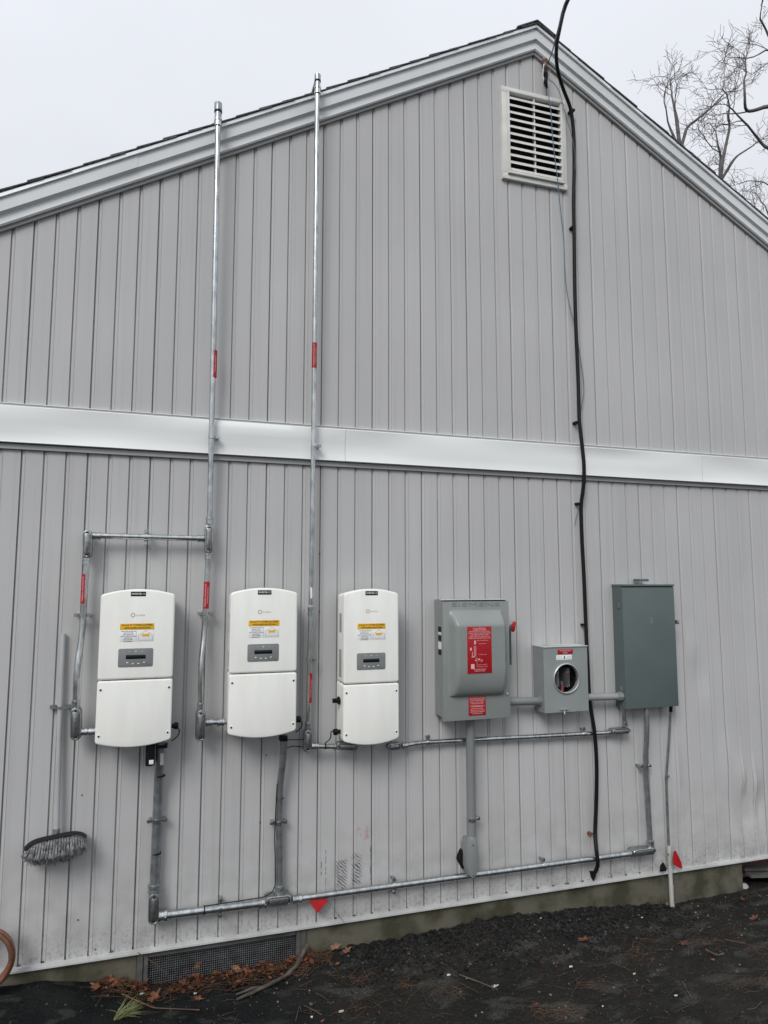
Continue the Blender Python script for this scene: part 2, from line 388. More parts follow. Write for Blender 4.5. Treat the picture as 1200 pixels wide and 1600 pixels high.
DENTS = [dn(1158, 1215, .05, .13, .012), dn(1165, 1260, .03, .16, -.014), dn(1180, 1222, .04, .12, .012), dn(1186, 1270, .03, .16, -.013), dn(1140, 1190, .08, .2, .006), dn(1172, 1320, .1, .12, .006),
    dn(1080, 1010, .05, .1, .006), dn(1095, 1060, .06, .12, -.006), dn(1060, 1200, .04, .3, .005), dn(500, 865, .02, .03, -.003), dn(405, 1290, .05, .07, .003), dn(990, 1290, .06, .2, .004), dn(960, 1180, .05, .12, .004), dn(1030, 1180, .05, .2, -.005)]
# one board: dark drop, narrow channel, rising lip, face
PROF = [(0, 0), (.0010, -.0115), (.0056, -.0115), (.0066, -.0050), (.0140, -.0046), (.0176, .0), (.0198, .0022), (.0225, .0002), (.06, .0006), (.1, 0)]
PROFS = [(0, 0), (.0004, -.016), (.0070, -.016), (.0075, -.0030), (.0135, -.0030), (.0168, .0002), (.0195, .0022), (.0225, .0002), (.06, .0006), (.1, 0)]
def board(k, z0, z1f, name):
    x0 = -.715+.1*k; pr = PROFS if k % 3 == 0 else PROF
    b = MB(); zt = max(z1f(x0), z1f(x0+.1)); n = max(2, int((zt-z0)/(.07 if x0 > 2.2 and zt < ZB0+.1 else .16)))
    dz = random.uniform(-.0004, .0004)
    for j in range(n+1):
        for dx, o in pr:
            x = x0+dx; z = z0+(z1f(x)-z0)*j/n
            b.v.append(Vector((x, -(o+dz*(0 < dx < .1)+warp(x, z)), z)))
    m = len(pr)
    for j in range(n):
        for i in range(m-1): b.f.append([j*m+i, j*m+i+1, (j+1)*m+i+1, (j+1)*m+i])
    return b.build(name, M['siding'], wall, ang=25)
bot0 = W(0, 1518).z; bot1 = W(1200, 1340).z
def zbot(x): return .5*(bot0+bot1)+.012
for k in range(-18, 76):
    board(k, zbot(0), lambda x: ZB0+.015, 'siding_board')
for k in range(-18, 76):
    x0 = -.715+.1*k
    if rz(x0)-.02 < ZB1+.03: continue
    board(k, ZB1-.02, lambda x: rz(x)-.004, 'siding_board')
# belt board: left px y 638/691 ...
def belt(x0, x1, dz=0):
    b = MB(); n = 60; m = 0
    prof = [(.004, ZB1-.012), (.030, ZB1-.012), (.034, ZB1-.016), (.033, ZB1-.05), (.031, ZB1-.09), (.031, ZB0+.06), (.034, ZB0+.014), (.036, ZB0+.008), (.012, ZB0+.006)]
    m = len(prof)
    for i in range(n+1):
        x = x0+(x1-x0)*i/n
        for j, (o, z) in enumerate(prof):
            wv = .020*noise.noise(Vector((x*1.5, z*3, 12))) if 2 < j < 6 else 0
            zz = z+.004-.0036*(x+.8)
            b.v.append(Vector((x, -(o+dz+wv), zz)))
    for i in range(n):
        for j in range(m-1): b.f.append([i*m+j, (i+1)*m+j, (i+1)*m+j+1, i*m+j+1])
    b.f.append(list(range(m))); b.f.append([n*m+j for j in range(m)])
    b.build('belt_board', M['white'], bld, ang=30)
seam1 = W(540, 700, .034).x; seam2 = W(1097, 735, .034).x
belt(XL, seam1-.0015, .0); belt(seam1, seam2-.0015, .003); belt(seam2, XR, .007)
def jch(z0, z1, o0, o1, mt='jtrim', nm='channel_trim'):
    MB().add([(XL, -o0, z0), (XR, -o0, z0-.026), (XR, -o1, z0-.026), (XL, -o1, z0), (XL, -o0, z1), (XR, -o0, z1-.026), (XR, -o1, z1-.026), (XL, -o1, z1)],
        [(0, 1, 2, 3), (4, 5, 6, 7), (0, 1, 5, 4), (1, 2, 6, 5), (2, 3, 7, 6), (3, 0, 4, 7)]).build(nm, M[mt], bld)
jch(ZB0-.014, ZB0+.010, .0, .016); jch(ZB1-.004, ZB1+.010, .0, .016)
MB().add([(XL, 0, ZB1+.009), (XR, 0, ZB1-.017), (XR, -.019, ZB1-.017), (XL, -.019, ZB1+.009), (XL, 0, ZB1+.012), (XR, 0, ZB1-.014), (XR, -.019, ZB1-.014), (XL, -.019, ZB1+.012)],
        [(0, 1, 2, 3), (4, 5, 6, 7), (0, 1, 5, 4), (1, 2, 6, 5), (2, 3, 7, 6), (3, 0, 4, 7)]).build('channel_lip', M['white'], bld)
# starter strip along the bottom of the siding
b = MB(); b.box(XL, XR, -.018, .0, zbot(0)-.009, zbot(0)+.003); b.box(XL, XR, -.024, -.0185, zbot(0)-.013, zbot(0)-.004)
b.build('starter_strip', mat('strip_metal', (.47, .48, .47), .5, var=.12, scale=9), bld)

# rake trim -------------------------------------------------
def rake(side, d0, d1, o0, o1, mname, name, t0=0, t1=None, chamfer=0.):
    """strip parallel to the roof slope; d = height above the siding line, o = offset"""
    xe = XL-.25 if side < 0 else XR+.25
    L_ = abs(xe-APX); t1 = L_ if t1 is None else t1
    b = MB(); vs = []
    for t in (t0, t1):
        x = APX+side*t
        for d, o in ((d0+chamfer, o0), (d0+chamfer, o0), (d0, o1) if not chamfer else (d0+chamfer*.0, o1-0.0), (d1, o1), (d1, o0)):
            vs.append((x, -o, APZ-SL*t+d))
    b.add(vs, [(0, 1, 6, 5), (1, 2, 7, 6), (2, 3, 8, 7), (3, 4, 9, 8), (4, 0, 5, 9), (0, 1, 2, 3, 4), (5, 6, 7, 8, 9)])
    return b.build(name, M[mname], bld)
for sdn in (-1, 1):
    rake(sdn, -.020, -.001, 0, .018, 'jtrim', 'rake_channel')
    rake(sdn, .0, .070, -.01, .032, 'rake', 'frieze_board')
    rake(sdn, .006, .0125, .03, .036, 'rake', 'frieze_lip')
    cut = abs(W(215, 262, .06).x-APX) if sdn < 0 else 9
    if sdn < 0:
        rake(sdn, .066, .143, -.01, .050, 'rake', 'rake_board', 0, cut+.004, chamfer=.0)
        rake(sdn, .066, .143, -.01, .0525, 'rake', 'rake_board', cut, None)
    else: rake(sdn, .066, .143, -.01, .050, 'rake', 'rake_board')
    rake(sdn, .137, .156, -.01, .064, 'drip', 'drip_edge')
# sloped cove under each rake board
for sdn in (-1, 1):
    xe = APX+sdn*4.95; b = MB(); vs = []
    for x in (APX, xe):
        z = APZ-SL*abs(x-APX)
        for d, o in ((.056, .0305), (.0675, .0495), (.0675, .0305)): vs.append((x, -o, z+d))
    b.add(vs, [(0, 1, 4, 3), (1, 2, 5, 4), (2, 0, 3, 5), (0, 1, 2), (3, 4, 5)]); b.build('rake_cove', M['rake'], bld)
# roof deck and shingle courses
b = MB()
for sdn in (-1, 1):
    xe = APX+sdn*4.95
    b.add([(x, y, APZ-SL*abs(x-APX)+d) for x in (APX, xe) for y in (-.045, 8.2) for d in (.10, .156)],
        [(0, 1, 3, 2), (4, 6, 7, 5), (0, 4, 5, 1), (2, 3, 7, 6), (0, 2, 6, 4), (1, 5, 7, 3)])
roof = b.build('roof', M['rake'], bld)
for sdn in (-1, 1):
    t = 4.98
    while t > .1:
        tb = t; tt = max(0, t-.20)-.0; ov = .070+random.uniform(-.003, .005); lift = random.uniform(-.002, .004)
        b = MB(); vs = []
        n = Vector((sdn*SL, 0, 1)).normalized()
        for q, (tq, h0, h1) in enumerate(((tb, .006+lift, .012+lift), (tt, .0005, .005))):
            for y in (-ov, 8.25):
                for h in (h0, h1): vs.append((APX+sdn*tq+n.x*h*0, y, APZ-SL*tq+.157+h*1.15))
        b.add(vs, [(0, 1, 3, 2), (4, 6, 7, 5), (0, 4, 5, 1), (2, 3, 7, 6), (0, 2, 6, 4), (1, 5, 7, 3)])
        b.build('shingle', M['shingle'], roof); t -= .128+random.uniform(-.003, .003)
b = MB(); b.add([(APX+dx, y, APZ+.178-abs(dx)*SL+h) for dx in (-.15, 0, .15) for y in (-.078, 8.25) for h in (-.006, .002)],
    [(0, 2, 6, 4), (1, 5, 7, 3), (4, 6, 10, 8), (5, 9, 11, 7), (0, 4, 5, 1), (4, 8, 9, 5), (2, 3, 7, 6), (6, 7, 11, 10), (0, 1, 3, 2), (8, 10, 11, 9)])
b.build('ridge_cap', M['shingle'], roof)
# side and rear walls so the house is a volume
ez = rz(XL)
MB().box(XL, XL+.12, .125, 8, 0, ez).box(XR-.12, XR, .125, 8, 0, ez).build('side_wall', M['jtrim'], bld)
MB().prism([(XL+.13, -.1), (XR-.13, -.1), (XR-.13, rz(XR)-.05), (APX, APZ-.05), (XL+.13, rz(XL)-.05)], -8, -7.9, 0).build('rear_wall', M['jtrim'], bld)
# foundation, with the crawlspace opening
fx0 = W(213, 1500).x; fx1 = W(478, 1480).x; fx2 = W(1157, 1370, -.02).x
fz = zbot(0)-.010
for x0, x1 in ((XL, fx0), (fx1, fx2)):
    b = MB(); n = int((x1-x0)/.06)+1
    for i in range(n+1):
        x = x0+(x1-x0)*i/n
        for z in (-.35, -.1, 0, .06, .12, fz+.02):
            b.v.append(Vector((x, .004+.004*noise.noise(Vector((x*5, z*9, 0))), z)))
    for i in range(n):
        for j in range(5): b.f.append([i*6+j, (i+1)*6+j, (i+1)*6+j+1, i*6+j+1])
    b.box(x0, x1, .012, .3, -.35, fz+.018)
    b.build('foundation', M['conc'], bld)
MB().box(fx0-.02, fx1+.02, .16, .2, -.35, fz+.02).build('crawlspace_back', mat('dull_grey_back', (.035, .037, .04), .9), bld)
# right end: recess with boards
MB().box(fx2-.02, XR, .35, .4, -.35, fz+.02).build('recess_back', M['dark'], bld)
MB().box(fx2+.02, XR, .10, .14, .0, fz+.01).build('skirt_board', M['woodr'], bld)
# crawlspace screen frame
zt_ = fz-.004
cs = MB(); xa, xb = fx0+.055, fx1-.055
fr = MB(); fr.box(fx0+.002, fx0+.030, -.006, .05, -.3, zt_); fr.box(fx0+.034, fx0+.053, .0, .05, -.3, zt_)
fr.box(fx1-.050, fx1-.028, .0, .05, -.3, zt_-.002); fr.box(fx1-.026, fx1-.002, -.004, .05, -.3, zt_)
fr.box(xa, xb, .0, .05, zt_-.03, zt_-.004)
vent = fr.build('vent_frame', M['wood'], bld)
b = MB(); x = xa
while x < xb:
    b.box(x, x+.0016, .0195, .0205, -.25, zt_-.02); x += .0105
z = -.25
while z < zt_-.02:
    b.box(xa, xb, .0185, .0193, z, z+.0014); z += .0105
b.build('vent_mesh', M['screen'], vent)

# gable louvre vent -----------------------------------------
v0 = W(783, 134, .02); v1 = W(887, 299, .02)
vx0, vx1, vz1, vz0 = v0.x, v1.x-.003, v0.z, v1.z+.005
gvent = MB()
fw = .045
gvent.prism([(vx0, vz0), (vx1, vz0), (vx1, vz0+fw*.9), (vx0, vz0+fw*.9)], 0, .026, .004)
gvent.prism([(vx0, vz1-fw*.8), (vx1, vz1-fw*.8), (vx1, vz1), (vx0, vz1)], 0, .026, .004)
gvent.prism([(vx0, vz0+fw*.9+.0005), (vx0+fw, vz0+fw*.9+.0005), (vx0+fw, vz1-fw*.8-.0005), (vx0, vz1-fw*.8-.0005)], 0, .026, .004)
gvent.prism([(vx1-fw, vz0+fw*.9+.0005), (vx1, vz0+fw*.9+.0005), (vx1, vz1-fw*.8-.0005), (vx1-fw, vz1-fw*.8-.0005)], 0, .026, .004)
gvm = mat('vent_white', (.66, .665, .62), .5, var=.07, scale=10)
gv_o = gvent.build('gable_vent', gvm, bld)
b = MB(); ix0, ix1, iz0, iz1 = vx0+fw*.7, vx1-fw*.7, vz0+fw*.7, vz1-fw*.6      # inner raised rim
for a0, a1, c0, c1 in ((ix0, ix1, iz0, iz0+.016), (ix0, ix1, iz1-.016, iz1), (ix0, ix0+.016, iz0+.0165, iz1-.0165), (ix1-.016, ix1, iz0+.0165, iz1-.0165)):
    b.prism([(a0, c0), (a1, c0), (a1, c1), (a0, c1)], .0, .042, .003)
b.build('inner_rim', gvm, gv_o)
MB().box(vx0+.01, vx1-.01, -.004, -.002, vz0+.01, vz1-.01).build('insect_screen', M['dark'], gv_o)
ns = 11; sa, sb = ix0+.0165, ix1-.0165; h = (iz1-iz0-.034)/ns
for i in range(ns):
    z = iz0+.018+h*(i+.0)
    MB().add([(sa, -.040, z), (sb, -.040, z), (sb, -.038, z+h*.34), (sa, -.038, z+h*.34), (sa, -.012, z+h*.80), (sb, -.012, z+h*.80), (sa, -.010, z+h*.70), (sb, -.010, z+h*.70)],
        [(0, 1, 2, 3), (3, 2, 5, 4), (4, 5, 7, 6), (6, 7, 1, 0), (0, 3, 4, 6), (1, 7, 5, 2)]).build('slat', gvm, gv_o)
xm = sa+(sb-sa)*.49
MB().box(xm-.003, xm+.003, -.034, -.008, iz0+.016, iz1-.016).build('mullion', gvm, gv_o)

# ------------------------------------------------------------------ conduit kit
def nrm(a, b): return (Vector(b)-Vector(a)).normalized()
def coupling(root, p, d, r, l=.035, name='coupling', mt='galv', screws=True):
    p = Vector(p); d = Vector(d).normalized(); b = MB()
    pts = [(-.5, 1.18), (-.46, 1.34), (-.2, 1.34), (-.16, 1.2), (.12, 1.2), (.16, 1.38), (.46, 1.38), (.5, 1.22)]
    b.tube([p+d*l*t for t, _ in pts], r, 14, rs=[r*k for _, k in pts])
    if screws:
        s = Vector((0, -1, 0)) if abs(d.y) < .5 else Vector((0, 0, 1))
        q = p+s*r*1.3+d*l*.3; b.tube([q, q+s*.006], .0035, 8)
    return b.build(name, M[mt], root)
def pipe(root, pts, r, name='pipe', mt='galv', fr=.12, seg=16):
    return MB().tube(fillet(pts, fr), r, seg).build(name, M[mt], root, ang=60)
def body(root, px0, py0, px1, py1, off, half, depth=.05, mt='cast', tilt=0):
    """conduit body between two pixel ends of its long axis"""
    a = W(px0, py0, off+depth*.5); c = W(px1, py1, off+depth*.5); L_ = (c-a).length; mid = (a+c)/2
    ang = math.atan2(c.z-a.z, c.x-a.x)
    def ro(ol): return [(mid.x+x*math.cos(ang)-z*math.sin(ang), mid.z+x*math.sin(ang)+z*math.cos(ang)) for x, z in ol]
    b = MB().prism(ro(stad(0, 0, L_/2, half, half*.95)), off-depth*.5, off+depth*.42, .006)
    o = b.build('conduit_body', M[mt], root)
    cv = MB().prism(ro(stad(0, 0, L_/2-.004, half-.002, half*.93)), off+depth*.424, off+depth*.5, .002)
    ring = cv.prism(ro(stad(0, 0, L_/2-half*.75, half*.62, half*.6)), off+depth*.5+.0002, off+depth*.5+.005, .0035)
    co = ring.build('cover', M[mt], o)
    rim = MB(); rp = [Vector((x, -(off+depth*.5+.0006), z)) for x, z in ro(stad(0, 0, L_/2-.007, half-.0045, half*.8))]
    rim.tube(rp+rp[:2], .0028, 6, cap=False); rim.build('cover_rim', M['galv'], o)
    sc = MB()
    for s in (-1, 1):
        x = s*(L_/2-half*.42); q = ro([(x, 0)])[0]; sc.prism(circ(q[0], q[1], .0042, 8), off+depth*.5+.0003, off+depth*.5+.003, .001)
    sc.build('cover_screws', M['galv'], o)
    return o
def strap(root, px, py, off, r, vert=True, hole=2, mt='galv'):
    p = W(px, py, off); d = Vector((0, 0, 1)) if vert else Vector((1, 0, 0)); e = Vector((1, 0, 0)) if vert else Vector((0, 0, 1))
    b = MB(); b.tube([p-d*.009, p-d*.0085, p+d*.0085, p+d*.009], r, 16, rs=[r+.001, r+.0045, r+.0045, r+.001])
    for s in ((-1, 1) if hole == 2 else (1,)):
        c = p+e*s*(r+.013); h = .014
        xs = sorted((c.x-(.013 if vert else .008), c.x+(.013 if vert else .008))); zs = (c.z-(.008 if vert else .013), c.z+(.008 if vert else .013))
        b.box(xs[0], xs[1], -off-.001, -off+.003, zs[0], zs[1])
        b.box(c.x-.006, c.x+.006, -off+.004, -.002, c.z-.006, c.z+.006)
        q = Vector((c.x, -off-.0035, c.z))+e*s*.004; b.tube([q, q+Vector((0, -.007, 0))], .0085, 6)
    return b.build('strap', M[mt], root)
def wrap_label(root, pxa, pya, pxb, pyb, offa, offb, r, l1='WARNING: PHOTOVOLTAIC', l2='POWER SOURCE'):
    a, c = W(pxa, pya, offa), W(pxb, pyb, offb); b = MB()
    b.tube([a, c], r+.0007, 20, cap=False); o = b.build('warning_label', M['red'], root, ang=80)
    m = (a+c)/2; d = (c-a); ln = abs(d.z); t = MB()
    tilt = d.x/d.z
    for s, dx, wd in ((l1, -.36, .86), (l2, .42, .60)):
        q = text(s, 0, 0, 0, r*.42, None, None, width=ln*wd, rot=math.pi/2, bold=.015)
        for v in q.v:
            x = v.x+dx*r; ang = clampf(x/r, -.95, .95); f = (v.z/ln+.5)
            cx = c.x+(a.x-c.x)*f; cyy = c.y+(a.y-c.y)*f; cz = c.z+(a.z-c.z)*f
            v.x = cx+(r+.0013)*math.sin(ang); v.y = cyy-(r+.0013)*math.cos(ang); v.z = cz
        t.add(q.v, q.f)
    t.build('lettering', M['inkp'], o); return o
def ties(root, lst):
    for px, py, off, r, vert in lst:
        p = W(px, py, off); d = Vector((0, 0, 1)) if vert else Vector((1, 0, -.04))
        MB().tube([p-d*.003, p+d*.003], r+.002, 14).build('cable_tie', M['black'], root)

# run over the roof to the second inverter
A = thing('roof_conduit', 'left one of the two tall steel conduits, ending at the middle inverter', 'conduit', W(327, 860, .06), 'tall roof conduits')
RA = .0142
ot, ob = .108, .062
pipe(A, [W(341, 180, ot), W(327.5, 812, ob)], RA)
body(A, 327, 820, 326, 864, .062, .021, .052)
coupling(A, W(327.3, 814, ob), (0, 0, 1), RA); coupling(A, W(325.5, 869, ob), (0, 0, 1), RA)
pipe(A, [W(325.3, 872, ob), W(319, 992, ob), W(314, 1040, .10), W(313.5, 1102, .10)], RA, fr=.06)
body(A, 314, 1110, 313, 1159, .10, .024, .055)
coupling(A, W(314, 1104, .10), (0, 0, 1), RA)
coupling(A, W(327, 1129, .10), (1, 0, 0), RA*1.05, .03); pipe(A, [W(320, 1129, .10), W(356, 1128, .10)], RA*.9, 'nipple'); coupling(A, W(345, 1128.5, .10), (1, 0, 0), RA*1.1, .035)
strap(A, 331, 683, .072, RA, True, 1); strap(A, 321, 958, ob, RA)
wrap_label(A, 335.2, 548, 334, 590, .08, .078, RA); wrap_label(A, 323.3, 909, 321.5, 951, ob, ob, RA)
def roof_head(root, px, py0, py1, off, r):
    p0, p1 = W(px, py1, off), W(px, py0, off)
    b = MB(); b.tube([p0, p0+(p1-p0)*.42, p0+(p1-p0)*.46, p0+(p1-p0)*.97, p1], r, 16, rs=[r*.85, r*.85, r, r, r*.92]); b.build('end_fitting', M['galvl'], root)
    MB().tube([p0+(p1-p0)*.36, p0+(p1-p0)*.46], r*1.03, 16).build('gasket', M['black'], root)
    # stub turning back over the shingles
    q = p0+(p1-p0)*.7; MB().tube([q, q+Vector((0, .5, 0))], r*.7, 12).build('roof_stub', M['galvl'], root)
    coupling(root, W(px, py1+7, off), (0, 0, 1), .0142, .05)
roof_head(A, 341, 161.5, 184, .108, .021)
# branch to the first inverter
B = thing('branch_conduit', 'steel conduit branching left above the leftmost inverter and down its left side', 'conduit', W(118, 1150, .1))
pipe(B, [W(318, 841.5, ob), W(148, 837, ob)], RA); coupling(B, W(314, 841.5, ob), (1, 0, 0), RA); coupling(B, W(152, 837.5, ob), (1, 0, 0), RA)
body(B, 136.5, 828, 135.5, 872, ob, .022, .052); coupling(B, W(135, 877, ob), (0, 0, 1), RA)
MB().tube([W(150, 837, ob), W(138, 837, ob)], RA*1.15, 12).build('hub', M['cast'], B)
pipe(B, [W(135, 880, ob), W(128.5, 990, ob), W(119.5, 1050, .10), W(118.5, 1100, .10)], RA*1.03, fr=.08)
body(B, 118, 1106, 117.5, 1158, .10, .024, .055); coupling(B, W(118.2, 1100, .10), (0, 0, 1), RA)
coupling(B, W(131, 1143.5, .10), (1, 0, 0), RA, .032); coupling(B, W(145, 1143, .10), (1, 0, 0), RA*1.08, .034); pipe(B, [W(124, 1143.5, .1), W(156, 1142, .1)], RA*.95, 'nipple')
strap(B, 129.3, 961, ob, RA); strap(B, 228, 839.5, ob, RA, False)
wrap_label(B, 132.7, 897, 130.6, 943, ob, ob, RA*1.02)
# second roof run to the third inverter
D_ = thing('roof_conduit', 'right one of the two tall steel conduits, ending below the rightmost inverter', 'conduit', W(482, 1170, .06), 'tall roof conduits')
RC = .0135
pipe(D_, [W(496, 132, .108), W(490.3, 640, .08), W(486, 945, .062)], RC)
roof_head(D_, 496.3, 117, 134, .108, .018)
coupling(D_, W(486, 955, .062), (0, 0, 1), RC, .045)
pipe(D_, [W(485.8, 960, .062), W(481.5, 1130, .07)], RC)
wrap_label(D_, 491.6, 536, 491.0, 575, .087, .085, RC); wrap_label(D_, 484, 1052, 483, 1098, .066, .068, RC)
strap(D_, 491, 696, .078, RC, True, 1); strap(D_, 483.7, 1031, .065, RC*.9, True, 1)
coupling(D_, W(481.5, 1134, .07), (0, 0, 1), RC)
body(D_, 482, 1141, 481.5, 1176, .07, .021, .05)
pipe(D_, [W(487, 1166, .08), W(532, 1166.5, .08)], RC)
coupling(D_, W(491, 1166, .08), (1, 0, 0), RC, .03); coupling(D_, W(525, 1166.5, .08), (1, 0, 0), RC, .03)
body(D_, 526, 1166.5, 560, 1168, .085, .020, .05)
MB().box(W(486, 955, .078).x-.004, W(486, 955, .078).x+.004, -.0785, -.0775, W(486, 935, .078).z, W(486, 918, .078).z).build('paper_tag', M['lab'], D_)
ties(D_, [(508, 1166.2, .08, RC, False)])
# run from inverter three to the breaker panel
E_ = thing('feeder_conduit', 'steel conduit running from under the rightmost inverter to the teal breaker panel', 'conduit', W(800, 1155, .04))
body(E_, 606, 1168.5, 628, 1166, .06, .018, .045); coupling(E_, W(632, 1165, .045), (1, 0, .05), RC, .03)
pipe(E_, [W(630, 1165.3, .05), W(655, 1160.5, .035), W(957, 1144.5, .035)], RC)
coupling(E_, W(953, 1144.5, .035), (1, 0, 0), RC, .03); body(E_, 957, 1144, 986, 1142, .045, .017, .045)
coupling(E_, W(976, 1131, .045), (0, 0, 1), RC, .025); pipe(E_, [W(976, 1134, .045), W(972.5, 1100, .045)], RC)
strap(E_, 669, 1159.5, .035, RC, False, 1); strap(E_, 912, 1146.5, .035, RC, False, 1)
# bottom run
F_ = thing('bottom_conduit', 'long low steel conduit sloping along the wall base with three risers', 'conduit', W(435, 1420, .04))
RB = .0215; of = .045
pipe(F_, [W(251, 1150, .10), W(250, 1180, .09), W(247.5, 1225, of), W(240.5, 1388, of)], RB, fr=.08, mt='galvl'); coupling(F_, W(240.8, 1388, of), (0, 0, 1), RB, .04, mt='galvl')
body(F_, 241, 1397, 239.5, 1446, of+.004, .026, .06)
coupling(F_, W(254, 1430.5, of), (1, 0, 0), RB, .045)
pipe(F_, [W(250, 1431, of), W(412, 1410.5, of)], RB*.93); coupling(F_, W(410, 1410.7, of), (1, 0, 0), RB*.95, .04)
body(F_, 414, 1411, 457, 1406, of+.004, .026, .06)
coupling(F_, W(437, 1390, of), (0, 0, 1), RB*.9, .045, mt='galvl')
pipe(F_, [W(444, 1150, .10), W(443, 1180, .09), W(436, 1240, of), W(436.5, 1392, of)], .0185, mt='galvl', fr=.1)
R2 = .0165
coupling(F_, W(464, 1404.8, of), (1, 0, 0), R2, .05)
pipe(F_, [W(460, 1405, of), W(988, 1333.5, of)], R2); coupling(F_, W(986, 1333.7, of), (1, 0, 0), R2, .04)
body(F_, 989, 1334, 1026, 1329.5, of+.002, .020, .052)
coupling(F_, W(1016.5, 1318, of), (0, 0, 1), R2, .04)
pipe(F_, [W(1016.5, 1322, of), W(1008, 1196, of), W(1011, 1140, .075), W(1010, 1100, .075)], .0155, mt='galvl', fr=.12)
strap(F_, 344.5, 1418, of, RB*.93, False); strap(F_, 615.5, 1383.5, of, R2, False); strap(F_, 849, 1352, of, R2, False, 1)
strap(F_, 245.3, 1282, of, RB); strap(F_, 435.3, 1285, of, .0185); strap(F_, 1007.8, 1197, of, .0155)
ties(F_, [(319, 1422.3, of, RB*.93, False), (250.5, 1212, .062, RB, True), (244, 1333, of, RB, True), (437, 1247, of, .0185, True)])
q = W(253, 1186, .113); MB().box(q.x-.008, q.x+.008, q.y-.001, q.y, q.z-.028, q.z+.028).build('paper_tag', M['invg'], F_)
# grey disconnect pipe
G_ = thing('grey_drop_pipe', 'thick grey pipe under the disconnect ending in a capped elbow body', 'pipe', W(737, 1365, .06))
pipe(G_, [W(734.5, 1108, .085), W(736.5, 1312, .06)], .0245, mt='pvc')
MB().tube([W(736.5, 1306, .06), W(736.5, 1308, .06), W(737, 1322, .06)], .029, 18, rs=[.0265, .030, .030]).build('collar', M['pvc'], G_)
a = W(735, 1311, .06); c = W(735.5, 1369, .06)
olb = [(a.x-.034, a.z-.03), (a.x-.022, a.z+.004), (a.x+.022, a.z+.004), (a.x+.034, a.z-.03), (a.x+.036, c.z+.06), (a.x+.02, c.z+.012), (a.x, c.z), (a.x-.02, c.z+.012), (a.x-.036, c.z+.06)]
lb = MB().prism(olb, .012, .088, .010, 3).build('elbow_body', M['pvc'], G_)
MB().prism([(a.x+(x-a.x)*.93, z) for x, z in olb], .0885, .094, .004).build('cover', M['pvc'], lb)
sc = MB()
for z in (a.z-.02, c.z+.018): sc.prism(circ(a.x, z, .005, 8), .0942, .0965, .001)
sc.build('cover_screws', M['galv'], lb)
strap(G_, 736.7, 1280, .064, .0245, True, 1, 'galv')
b = MB(); q = W(717, 1342, .02)
b.prism([(q.x-.01, q.z), (q.x+.015, q.z+.05), (q.x+.04, q.z+.04), (q.x+.05, q.z-.04), (q.x+.02, q.z-.055)], .0, .035, .01); b.build('sealant', M['foam'], G_)

